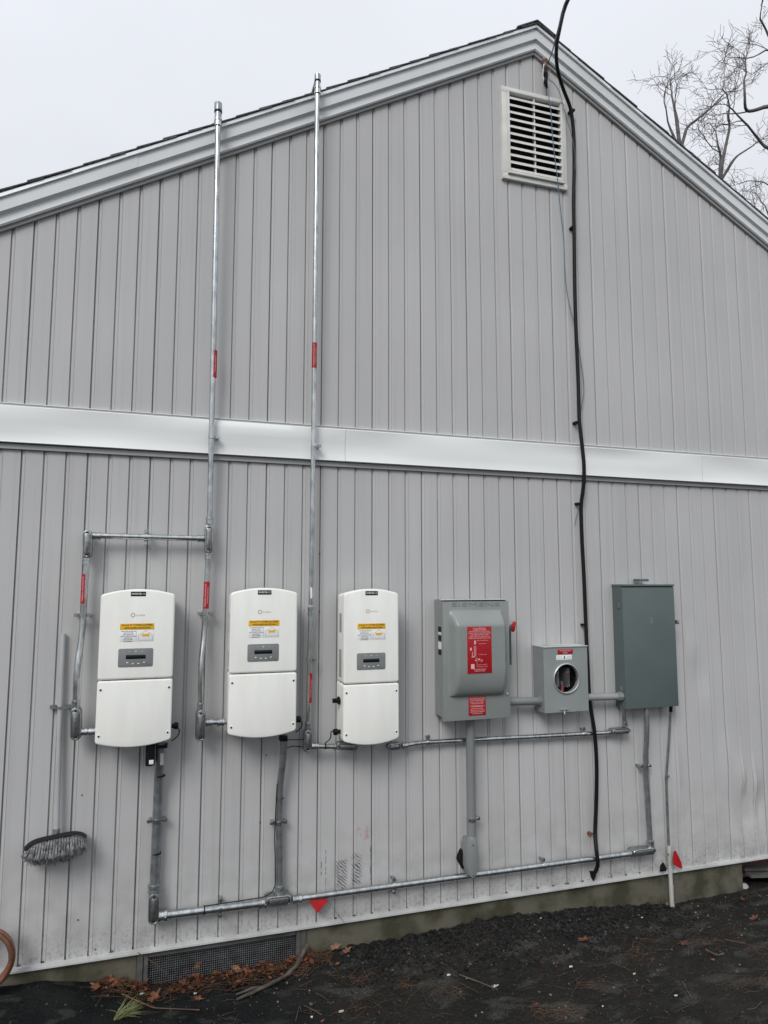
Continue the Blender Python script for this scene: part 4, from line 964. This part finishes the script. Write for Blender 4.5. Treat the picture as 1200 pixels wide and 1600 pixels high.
# ------------------------------------------------------------------ cables
def cable(b, lst, r, seg=10, fr=.12): b.tube(fillet([W(*p) for p in lst], fr, 5), r, seg)
cb = thing('service_cable', 'thick black cable dropping from above the gable down the right of the wall', 'cable', W(928, 1368, .01))
b = MB()
up = W(884, 0, .75); far = up+Vector((.9, -6.5, 2.6))
pts = [far, up]+[W(*p) for p in ((875, 42, .42), (869, 72, .26), (869.5, 105, .16), (880, 140, .10), (892, 168, .055), (896.5, 205, .035), (897.5, 260, .03), (896, 310, .03), (897, 356, .03), (898, 450, .03), (900, 520, .03), (903.5, 590, .03), (905, 658, .045), (909, 690, .055), (913, 730, .06), (912, 760, .05), (907.5, 788, .03), (909, 840, .03), (912.5, 900, .03), (915.5, 978, .03), (918, 1040, .045), (921.5, 1100, .06), (929, 1140, .06), (932.5, 1190, .05), (932, 1250, .03), (929.5, 1303, .03), (932, 1330, .07), (934.5, 1350, .07), (932, 1359, .04), (927.5, 1366, .008))]
b.tube(fillet(pts, .2, 4), .0115, 12); b.build('sheath', M['cable'], cb, ang=80)
for px, py, off in ((893, 173, .03), (894, 356, .02), (901, 660, .03), (903, 787, .02), (912, 976, .02)):
    q = W(px, py, off); MB().box(q.x-.012, q.x+.018, -off-.016, -.001, q.z-.007, q.z+.006).build('clip', M['cable'], cb)
q = W(922.5, 1303, .02); b = MB(); b.tube([Vector((q.x, -.001, q.z)), Vector((q.x, -.02, q.z))], .011, 8); b.box(q.x, q.x+.03, -.022, -.018, q.z-.005, q.z+.004); b.build('clip', M['rust'], cb)
q = W(927.5, 1369, .01); b = MB()
b.prism([(q.x-.022, q.z+.03), (q.x+.01, q.z+.024), (q.x+.016, q.z), (q.x, q.z-.028), (q.x-.012, q.z-.01)], -.0, .016, .006); b.build('sealant', M['foam'], cb)
# insulator, wires
an = thing('drop_wire_anchor', 'wire anchor with porcelain knob and dark splice above the gable vent', 'anchor', W(853, 100, .0))
q = W(851, 99, .03)
MB().tube([Vector((q.x, .002, q.z)), Vector((q.x, -.035, q.z))], .006, 8).build('hook', M['rust'], an)
MB().tube([q+Vector((0, -.0, .03)), q+Vector((0, 0, .018)), q, q+Vector((0, 0, -.018)), q+Vector((0, 0, -.03))], .018, 14, rs=[.017, .02, .011, .02, .017]).build('insulator', M['porc'], an)
b = MB(); b.tube([W(853, 108, .05), W(852.5, 116, .06), W(853.5, 122, .055), W(852, 128, .05), W(855, 138, .045)], .012, 12, rs=[.008, .016, .011, .015, .005]); b.build('splice', M['cable'], an)
b = MB(); cable(b, [(850, 100, .05), (848, 112, .05), (849, 130, .05), (853, 140, .04)], .003); cable(b, [(855, 103, .05), (860, 110, .04), (858, 118, .05)], .0025)
b.build('tie_wire', M['galvl'], an)
dw = thing('messenger_wire', 'thin twisted wire rising from the anchor beside the black cable', 'wire', W(857, 97, .05))
b = MB(); far2 = far+Vector((-.12, 0, .02))
b.tube([W(856, 98, .05), W(862, 84, .14), W(868, 60, .30), W(881, 8, .70), far2], .0028, 6)
b.tube([W(857, 97, .05), W(864, 78, .20), W(870, 56, .36), W(882, 6, .72), far2+Vector((.04, 0, 0))], .0028, 6); b.build('strand', M['thin'], dw)
bw = thing('blue_wire', 'thin blue wire hanging loose from the anchor down over the gable vent', 'wire', W(905, 636, .01))
b = MB(); cable(b, [(855, 139, .05), (857.5, 150, .06), (861, 175, .06), (862.5, 205, .06), (866, 240, .06), (871, 275, .06), (873, 300, .05), (876, 330, .03), (881, 370, .02), (882, 410, .02), (884.5, 450, .02), (892, 487, .02), (901, 517, .03), (906, 555, .03), (912, 595, .02), (912.5, 615, .02), (908.5, 633, .02), (907, 650, .02)], .0028, 6)
cable(b, [(905, 664, .03), (906.5, 678, .05), (911.5, 694, .055), (912, 706, .05)], .0028, 6); b.build('wire', M['blue'], bw)
b = MB(); cable(b, [(857, 124, .05), (866, 130, .05), (874, 143, .04), (879, 160, .05), (885, 185, .06), (893, 210, .05), (897, 232, .045), (900, 247, .045), (898, 265, .04)], .0024, 6); b.build('loose_wire', M['thin'], bw)
b = MB(); cable(b, [(906, 790, .012), (902, 802, .012), (898, 820, .012)], .0018, 6)
tag(b.build('frayed_end', M['blue'], org=W(902, 802, .01)), 'short frayed wire end poking out left of the black cable below the white band', 'wire')

# screws left in the siding
sc = 0
for px, py in ((499, 865), (499, 955), (406, 1285), (416, 1180), (128, 1242), (122, 1437), (149, 1483)):
    q = W(px, py); b = MB(); b.tube([Vector((q.x, .006, q.z)), Vector((q.x, -.0035, q.z))], .0038, 8); b.build('siding_screw', M['rust'], wall)

# ------------------------------------------------------------------ marking flags, hose, plank
def flagwire(p, q): return MB().tube([Vector(p), Vector(q)], .0012, 5)
fl = thing('marking_flag', 'small red marking flag folded below the low conduit, wire going into the soil', 'flag', W(537, 1441, .05), 'red marking flags')
def sheet(pts, o, th=.0008):
    b = MB(); n = len(pts); P = [W(x, y, o+dd) for x, y, dd in pts]
    b.add(P+[p+Vector((0, -th, 0)) for p in P], [list(range(n)), [n+i for i in range(n)][::-1]]+[[i, (i+1) % n, n+(i+1) % n, n+i] for i in range(n)]); return b
sheet([(483, 1409, 0), (486, 1406.5, .004), (509, 1404, 0), (512.5, 1409, .006), (508, 1413, .012), (496.5, 1427, .01), (491, 1420, .004)], .05).build('pennant', M['redflag'], fl, ang=10)
MB().tube([W(486, 1405.5, .05), W(509, 1403.5, .05), W(513, 1408.5, .05), W(538, 1442, .05)], .0012, 5).build('wire_stem', M['thin'], fl)
f2 = thing('marking_flag', 'small red marking flag standing beside the pale ground pipe', 'flag', W(1052, 1405, .07), 'red marking flags')
sheet([(1053, 1330, 0), (1056, 1329, .004), (1064, 1346, .012), (1066, 1355, .008), (1064.5, 1358, .004), (1051, 1350, 0), (1050.5, 1340, 0)], .06).build('pennant', M['redflag'], f2, ang=10)
flagwire(W(1052, 1330, .06), W(1053, 1412, .07)).build('wire_stem', M['thin'], f2)
f3 = thing('black_flag', 'small black torn flag at the siding base left of the pale pipe', 'flag', W(1036, 1400, .05))
sheet([(1030.5, 1362, 0), (1031.5, 1352, 0), (1036, 1346.5, .005), (1040.5, 1354, .01), (1041.5, 1361, .004)], .035).build('pennant', M['foam'], f3, ang=10)
flagwire(W(1036, 1347, .035), W(1035, 1410, .04)).build('wire_stem', M['thin'], f3)
hc_ = W(-26, 1500, .10); b = MB()
for k, (r_, dy) in enumerate(((.118, 0), (.108, .02), (.112, -.02))):
    n = 40; b.tube([hc_+Vector((r_*math.cos(2*math.pi*i/n), dy, r_*1.08*math.sin(2*math.pi*i/n))) for i in range(n+1)], .011 if k == 0 else .009, 10, cap=False)
tag(b.build('garden_hose', M['hose'], org=hc_-Vector((0, 0, .12))), 'coiled brown hose leaning on the siding at the left edge of the picture', 'hose')
pk = thing('weathered_plank', 'grey weathered plank lying under the siding at the far right', 'plank', W(1180, 1375, -.05))
for dz, dy in ((0, 0), (-.022, -.05)):
    a = W(1164, 1357, -.06)+Vector((0, dy, dz)); c = a+Vector((1.2, -.16, -.06)); d = Vector((0, .05, .0)); e = Vector((0, 0, -.018))
    MB().add([a, c, c+d, a+d, a+e, c+e, c+d+e, a+d+e], [(0, 1, 2, 3), (4, 5, 6, 7), (0, 1, 5, 4), (1, 2, 6, 5), (2, 3, 7, 6), (3, 0, 4, 7)]).build('board', M['wood'], pk)
q = W(1163, 1388, -.04); b = MB(); bm = bmesh.new(); bmesh.ops.create_icosphere(bm, subdivisions=2, radius=.03)
b.add([q+Vector((v.co.x*1.2, v.co.y, v.co.z*1.1))*1.0+v.co*.2*noise.noise(v.co*40) for v in bm.verts], [[v.index for v in f.verts] for f in bm.faces]); bm.free()
tag(b.build('grey_stone', mat('pale_stone', (.3, .3, .29), .8, bump=.4), org=q), 'rounded pale stone at the right end of the foundation', 'stone')

# ------------------------------------------------------------------ ground litter
rnd = random.Random(11)
def ico():
    bm = bmesh.new(); bmesh.ops.create_icosphere(bm, subdivisions=1, radius=1); v = [x.co.copy() for x in bm.verts]; f = [[x.index for x in g.verts] for g in bm.faces]; bm.free(); return v, f
IV, IF = ico()
def stones(nm, lst, mt):
    b = MB()
    for x, y, s in lst:
        z = gz(x, y); sx, sy, sz = s*rnd.uniform(.7, 1.3), s*rnd.uniform(.7, 1.3), s*rnd.uniform(.45, .9); a = rnd.uniform(0, 6.28); ca, sa_ = math.cos(a), math.sin(a); sd_ = rnd.uniform(0, 50)
        vs = []
        for v in IV:
            k = 1+.45*noise.noise(v*1.6+Vector((sd_, 0, 0))); vx, vy, vz = v.x*sx*k, v.y*sy*k, v.z*sz*k
            vs.append((x+vx*ca-vy*sa_, y+vx*sa_+vy*ca, z+vz+sz*.35))
        b.add(vs, IF)
    o = b.build(nm, mt, ang=30); return o
pile = []
for _ in range(5200):
    x = rnd.uniform(.85, 3.05); y = -abs(rnd.gauss(0, .17))-.01
    if y < -.6: continue
    if rnd.random() > sm(.8, 1.1, x)*sm(3.15, 2.7, x)+.1: continue
    s = .003+.0105*rnd.random()**3.5
    pile.append((x, y, s))
tag(stones('gravel_heap', pile, M['gravel']), 'heap of dark broken asphalt and gravel along the foundation', 'gravel', kind='stuff')
loose = [(rnd.uniform(-.6, 4.2), rnd.uniform(-1.2, -.03), .0012+.0045*rnd.random()**4) for _ in range(5200)]
tag(stones('loose_gravel', loose, mat('grit', (.06, .058, .053), .85, scale=30, col2=(.009, .009, .009))), 'scattered small grit over the dark ground', 'gravel', kind='stuff')
pale = [(rnd.uniform(.5, 4.1), -abs(rnd.gauss(0, .35))-.03, .0025+.006*rnd.random()**3) for _ in range(420)]
tag(stones('pebbles', pale, mat('pebble', (.17, .165, .15), .7, scale=30, col2=(.045, .043, .04))), 'lighter grey pebbles mixed into the gravel and soil', 'pebbles', kind='stuff')
# pine needles
b = MB()
cl_ = [WG(*p) for p in ((990, 1490), (940, 1530), (870, 1570), (1110, 1468), (1180, 1475), (1140, 1530), (640, 1540), (560, 1530), (700, 1545), (560, 1565), (1000, 1470), (1190, 1522), (850, 1565))]
def needle(b, x, y, l, a, r, h=.003):
    dx, dy = math.cos(a)*l/2, math.sin(a)*l/2
    p = [Vector((x-dx, y-dy, gz(x-dx, y-dy)+h)), Vector((x, y, gz(x, y)+h+rnd.uniform(0, .008))), Vector((x+dx, y+dy, gz(x+dx, y+dy)+h))]
    b.tube(p, r, 3)
for _ in range(520):
    if rnd.random() < .6: c = rnd.choice(cl_); x, y = c.x+rnd.gauss(0, .06), c.y+rnd.gauss(0, .035)
    else: x, y = rnd.uniform(.2, 4.1), rnd.uniform(-1.1, -.04)
    if y > -.02: continue
    needle(b, x, y, rnd.uniform(.03, .11), rnd.gauss(.1, .7), .0008)
for _ in range(520):
    x, y = rnd.uniform(-.25, .85), -abs(rnd.gauss(.03, .07))-.01
    needle(b, x, y, rnd.uniform(.03, .10), rnd.gauss(.2, .8), .0008, .012)
tag(b.build('pine_needles', M['needle']), 'fallen rusty pine needles strewn over the soil', 'needles', kind='stuff')
# leaves: lobed oak leaf with cupping
def leaf_mesh(b, p, s, az, tiltv, curl, seed):
    r2 = random.Random(seed); n = 26; ct = Vector((0, 0, 0)); rim = []
    for i in range(n):
        a = 2*math.pi*i/n; lob = 1+(.22+.14*r2.random())*math.cos(5*a+.3*math.sin(seed))+.16*math.cos(9*a+seed)+.10*math.cos(13*a+2*seed)
        rim.append(Vector((math.cos(a)*.66*lob, math.sin(a)*.36*lob, 0)))
    mid = [v*.5 for v in rim]; V = [ct]+mid+rim
    rot = Matrix.Rotation(az, 3, 'Z') @ Matrix.Rotation(tiltv, 3, 'X') @ Matrix.Rotation(r2.uniform(-.4, .4), 3, 'Y')
    out_ = []
    for v in V:
        z = curl*(v.y*v.y*1.6+v.x*v.x*.5)+.12*noise.noise(Vector((v.x*4, v.y*4, seed)))
        out_.append(p+rot @ (Vector((v.x, v.y, z))*s))
    F = [[0, 1+i, 1+(i+1) % n] for i in range(n)]+[[1+i, 1+n+i, 1+n+(i+1) % n, 1+(i+1) % n] for i in range(n)]
    b.add(out_, F)
    st = rot @ (Vector((-.62, 0, 0))*s); b.tube([p+st*.8, p+st*1.7], .0012, 4)
LV = [(150, 1541, .075, .9, 'leaf', 'russet oak leaf on the black asphalt by the left foundation corner'), (168, 1532, .07, .4, 'leaf', 'darker curled oak leaf against the concrete beside the crawlspace vent'), (184, 1535, .06, 1.2, 'leaf2', 'tan oak leaf standing up at the left jamb of the crawlspace vent'),
    (308, 1508, .055, 1.5, 'leaf2', 'tan star shaped leaf stuck upright on the crawlspace mesh'), (240, 1558, .075, .5, 'leaf', 'orange oak leaf in the litter at the lower left of the crawlspace mesh'), (283, 1541, .035, 1.3, 'leaf2', 'small upright leaf in front of the crawlspace mesh centre'),
    (370, 1512, .055, 1.3, 'leaf2', 'pale pointed leaf leaning on the crawlspace mesh right of centre'), (385, 1514, .06, 1.3, 'leaf', 'bright russet leaf leaning on the crawlspace mesh, next to the pale one'), (412, 1522, .06, .3, 'leaf', 'dark red leaf flat in the litter near the right end of the mesh'),
    (487, 1494, .05, .7, 'leaf', 'orange leaf on the dark soil at the foot of the twisted root'), (524, 1479, .055, .9, 'leaf2', 'tan folded leaf against the foundation right of the root'), (541, 1486, .06, .5, 'leaf2', 'light brown open leaf at the left tip of the gravel heap'),
    (527, 1506, .03, .2, 'leaf2', 'small pale leaf piece on the soil below the gravel heap tip'), (912, 1468, .07, .2, 'leaf', 'dark flattened leaf on the soil in front of the gravel heap'), (1070, 1474, .06, .3, 'leaf', 'rusty leaf clump on the soil in front of the pale pipe'), (1042, 1412, .035, .9, 'leaf2', 'curled tan leaf touching the foot of the pale pipe'),
    (1160, 1405, .05, .3, 'leaf', 'brown leaf beside the right end of the foundation'), (1178, 1435, .055, .3, 'leaf', 'brown leaf on the soil near the right edge'), (310, 1560, .05, .3, 'leaf', 'flat brown leaf at the front lip of the litter strip')]
for i, (px, py, s, tl_, mt, lbl) in enumerate(LV):
    if px < 480 and py < 1550 and px > 200: p = W(px, py, .03)
    else:
        p = WG(px, py, .03)
        for _ in range(4): p = WG(px, py, gz(p.x, min(p.y, -.02))+.012)
        if p.y > -.02: p = W(px, py, .03)
    b = MB(); leaf_mesh(b, p, s*.62, rnd.uniform(-.6, .9), tl_, rnd.uniform(.2, .9), i+1)
    tag(b.build('fallen_leaf', M[mt], ang=70, org=p), lbl, 'leaf', 'fallen oak leaves')
b = MB()
for i in range(230):
    x = rnd.uniform(-.24, .76); y = -abs(rnd.gauss(.02, .05))-.012
    leaf_mesh(b, Vector((x, y, gz(x, y)+rnd.uniform(.003, .035))), rnd.uniform(.008, .026), rnd.uniform(0, 6.3), rnd.uniform(-1, 1), rnd.uniform(0, 1), i+50)
for i in range(60):
    x = rnd.uniform(.7, 4.1); y = rnd.uniform(-.9, -.03)
    leaf_mesh(b, Vector((x, y, gz(x, y)+.004)), rnd.uniform(.006, .016), rnd.uniform(0, 6.3), rnd.uniform(-.5, .5), rnd.uniform(0, 1), i+250)
tag(b.build('leaf_litter', M['leaf']), 'crumbled brown leaf litter along the crawlspace vent', 'litter', kind='stuff')
# root / branch in front of the screen
def gpt(px, py, h=.01):
    p = WG(px, py, h)
    for _ in range(4): p = WG(px, py, gz(p.x, p.y)+h)
    return p
rt = [W(481, 1476, .03)]+[W(470, 1495, .06)]+[gpt(462, 1512, .02), gpt(445, 1525, .015), gpt(425, 1536, .012), gpt(400, 1549, .012), gpt(370, 1562, .008)]
b = MB(); b.tube(fillet(rt, .04, 4), .012, 9, rs=None); 
b2 = MB(); pts = fillet(rt, .04, 4); pts = [p+Vector((0, 0, .006*noise.noise(p*22))) for p in pts]
b2.tube(pts, .012, 9, rs=[.0115-.006*i/len(pts)+.003*noise.noise(p*30) for i, p in enumerate(pts)])
pts2 = [gpt(415, 1541, .014), gpt(395, 1544, .012), gpt(369, 1554, .01)]; b2.tube(pts2, .006, 7, rs=[.004, .007, .004])
tag(b2.build('twisted_root', M['twig'], org=rt[2]), 'grey twisted root running down from the foundation to the asphalt', 'root')
tw = [([(262, 1548, 1), (274, 1536, 1)], .0015, 'tiny pale twig standing in the litter before the crawlspace mesh'), ([(215, 1488, 1), (243, 1506, 1), (262, 1523, 1)], .0014, 'long dry grass stalk resting on the left edge of the crawlspace mesh'),
    ([(190, 1553, 0), (240, 1575, 0), (312, 1578, 0)], .0028, 'reddish twig along the asphalt lip below the crawlspace vent'), ([(462, 1595, 0), (468, 1570, 0), (470, 1578, 0)], .0018, 'pale upright twig at the bottom edge left of centre'), ([(475, 1571, 0), (490, 1578, 0), (503, 1586, 0)], .0018, 'thin curved twig just right of the pale one'),
    ([(718, 1523, 0), (745, 1533, 0), (770, 1543, 0)], .0035, 'dark straight stick on the soil below the disconnect pipe'), ([(1103, 1484, 0), (1120, 1493, 0), (1131, 1490, 0)], .005, 'short dark curved stick on the soil near the right'), ([(1132, 1468, 0), (1165, 1474, 0)], .0022, 'thin orange twig on the soil at the right'), ([(1168, 1577, 0), (1180, 1576, 0), (1190, 1565, 0)], .0016, 'pale curled stem at the lower right'),
    ([(1066, 1533, 0), (1079, 1557, 0)], .003, 'dark twig pressed in the soil lower right of centre')]
for i, (pl_, r_, lb_) in enumerate(tw):
    P = [W(x, y, .035) if f else gpt(x, y, .006) for x, y, f in pl_]
    b = MB(); b.tube(fillet(P, .02, 4), r_, 6); tag(b.build('fallen_twig', M['needle'] if i in (1, 2, 7) else M['twig'], org=P[-1]), lb_, 'twig', 'fallen twigs')
ch = [(222, 1553, .012), (305, 1553, .007), (533, 1581, .012), (617, 1483, .011), (701, 1524, .010), (775, 1541, .016), (892, 1511, .010), (991, 1522, .009), (1056, 1556, .008), (730, 1529, .006), (942, 1573, .005), (487, 1590, .005), (868, 1423, .006), (1003, 1434, .006), (845, 1435, .005)]
nmch = ['white chip by the left jamb of the crawlspace vent', 'small white chip in the litter strip', 'white paper scrap at the bottom edge left of centre', 'pale wood chip below the gravel heap', 'yellowish chip on the soil left of the dark stick', 'large forked white chip at the end of the dark stick', 'white chip on the soil below the gravel heap at right', 'small white chip on the soil lower right', 'tiny white chip near the pressed dark twig', 'thin white sliver left of the dark stick end', 'tiny pale chip at the bottom right of centre', 'tiny pale chip at the bottom left', 'pale pebble on the gravel heap under the meter', 'pale pebble at the right tip of the gravel heap', 'pale pebble in the middle of the gravel heap']
for (px, py, s), lb_ in zip(ch, nmch):
    p = gpt(px, py, .004); b = MB(); a = rnd.uniform(-.5, .5); ca, sa_ = math.cos(a), math.sin(a)
    ol = [(-1, -.2), (-.2, -.4), (.9, -.25), (1, .1), (.1, .35), (-.8, .3)]
    if 'forked' in lb_: ol = [(-1, -.2), (0, -.25), (1, -.2), (1, .1), (.3, .1), (.0, .9), (-.15, .1), (-1, .2)]
    n = len(ol); q = [(p.x+(x*ca-y*sa_)*s, p.y+(x*sa_+y*ca)*s*.8) for x, y in ol]
    b.add([(x, y, p.z) for x, y in q]+[(x, y, p.z+.003+.004*rnd.random()) for x, y in q], [list(range(n)), [n+i for i in range(n)]]+[[i, (i+1) % n, n+(i+1) % n, n+i] for i in range(n)])
    tag(b.build('pale_chip', M['chip'], org=p), lb_, 'chip', 'pale chips and scraps on the ground')
gt = gpt(183, 1592, .0); b = MB()
for i in range(70):
    a = rnd.gauss(.35, .55); l = rnd.uniform(.05, .13); p0 = gt+Vector((rnd.uniform(-.015, .015), rnd.uniform(-.01, .01), 0)); d = Vector((math.cos(a), math.sin(a)*.5, rnd.uniform(.15, .8))).normalized()
    b.tube([p0, p0+d*l*.5+Vector((0, 0, .004)), p0+d*l+Vector((0, 0, -.012))], .001, 3, rs=[.0013, .0012, .0004])
tag(b.build('grass_tuft', M['grass'], org=gt), 'small tuft of pale green grass at the bottom left', 'grass')

# ------------------------------------------------------------------ bare trees behind the roof
def grow(tr, p, d, l, r, dep, rn, twg):
    n = 4; pts = [p.copy()]; rs = [r]; dd = d.copy(); q = p.copy()
    for i in range(n):
        dd = (dd+Vector([rn.gauss(0, .27) for _ in range(3)])+Vector((0, 0, .05))).normalized(); q = q+dd*l/n; pts.append(q.copy()); rs.append(r*(1-.42*(i+1)/n))
    rs = [max(q_, .0055) for q_ in rs]
    (tr if r > .018 else twg).tube(pts, r, 6 if r > .04 else (4 if r > .015 else 3), cap=False, rs=rs)
    if dep == 0: return
    for i in range(1, n+1):
        kids = 1 if i < n else 2
        if rn.random() < .5 and i < n: kids = 0
        if rn.random() < .08: kids += 1
        for _ in range(kids):
            ax_ = dd.orthogonal().normalized(); ax_.rotate(Matrix.Rotation(rn.uniform(0, 6.28), 3, dd))
            a = rn.uniform(.35, 1.05); nd = (dd*math.cos(a)+ax_*math.sin(a)).normalized(); nd.z += .08
            grow(tr, pts[i], nd.normalized(), l*rn.uniform(.55, .8), rs[i]*rn.uniform(.5, .68) if i < n else rs[i]*.8, dep-1, rn, twg)
def tree(lbl, seed, y, base_px, limbs, rb):
    rn = random.Random(seed); bp0 = WY(*base_px, y); root = thing('bare_tree', lbl, 'tree', (bp0.x, y, 0), 'bare trees beyond the roof')
    tr, tg = MB(), MB()
    tr.tube([Vector((bp0.x+.1, y, -.1)), Vector((bp0.x-.05, y, bp0.z*.5)), bp0], rb, 10, rs=[rb*1.6, rb*1.2, rb])
    for pl_, r0, dep in limbs:
        P = [bp0]+[WY(px, py, y+dy) for px, py, dy in pl_]; ps = fillet(P, .25, 3); n = len(ps)
        ps = [p+Vector([.05*noise.noise(p*1.7+Vector((k*9, 0, 0))) for k in range(3)]) for p in ps]
        rs = [r0*(1-.65*i/n) for i in range(n)]; tr.tube(ps, r0, 7, cap=False, rs=rs)
        for i in range(2, n):
            for _ in range(rn.choice((0, 0, 1))):
                dd = (ps[i]-ps[i-1]).normalized(); ax_ = dd.orthogonal().normalized(); ax_.rotate(Matrix.Rotation(rn.uniform(0, 6.28), 3, dd))
                a = rn.uniform(.5, 1.1); nd = (dd*math.cos(a)+ax_*math.sin(a)).normalized()
                grow(tr, ps[i], nd, rn.uniform(.6, 1.05), rs[i]*.45, dep-1, rn, tg)
        grow(tr, ps[-1], (ps[-1]-ps[-2]).normalized(), .9, rs[-1], dep, rn, tg)
    tr.build('trunk', M['bark'], root, ang=60); tg.build('crown', M['bark'], root, ang=60)
tree('bare tree rising left of the others just above the right roof slope', 3, 15, (1062, 235), [([(1056, 175, 0), (1050, 150, .3)], .07, 3), ([(1075, 195, 0), (1110, 170, -.3), (1128, 150, 0)], .06, 3), ([(1046, 200, .2), (1040, 170, 0)], .05, 3), ([(1085, 240, .3), (1098, 262, 0)], .04, 2)], .10)
tree('bare forked tree in the middle, above the right roof slope', 8, 13, (1124, 285), [([(1130, 240, 0), (1140, 200, .2), (1138, 180, 0)], .065, 3), ([(1126, 250, .2), (1120, 225, 0), (1118, 205, .3)], .05, 3), ([(1150, 245, -.2), (1175, 228, 0)], .05, 3)], .10)
tree('large bare tree at the right edge with dark crooked limbs', 21, 11, (1260, 330), [([(1230, 250, 0), (1190, 225, .2), (1168, 195, 0)], .075, 3), ([(1235, 220, 0), (1205, 165, 0), (1180, 172, .2), (1164, 174, .2), (1163, 145, 0), (1162, 125, 0)], .075, 3), ([(1240, 180, 0), (1215, 80, 0), (1200, 50, .2), (1188, 30, 0)], .06, 3), ([(1235, 120, 0), (1205, 75, 0), (1185, 84, 0)], .05, 3), ([(1225, 300, 0), (1203, 290, 0)], .04, 2)], .16)
tree('slender bare tree low behind the roof at the far right', 30, 18, (1215, 380), [([(1205, 350, 0), (1195, 320, 0)], .05, 3), ([(1190, 345, 0), (1180, 325, 0)], .04, 3)], .08)
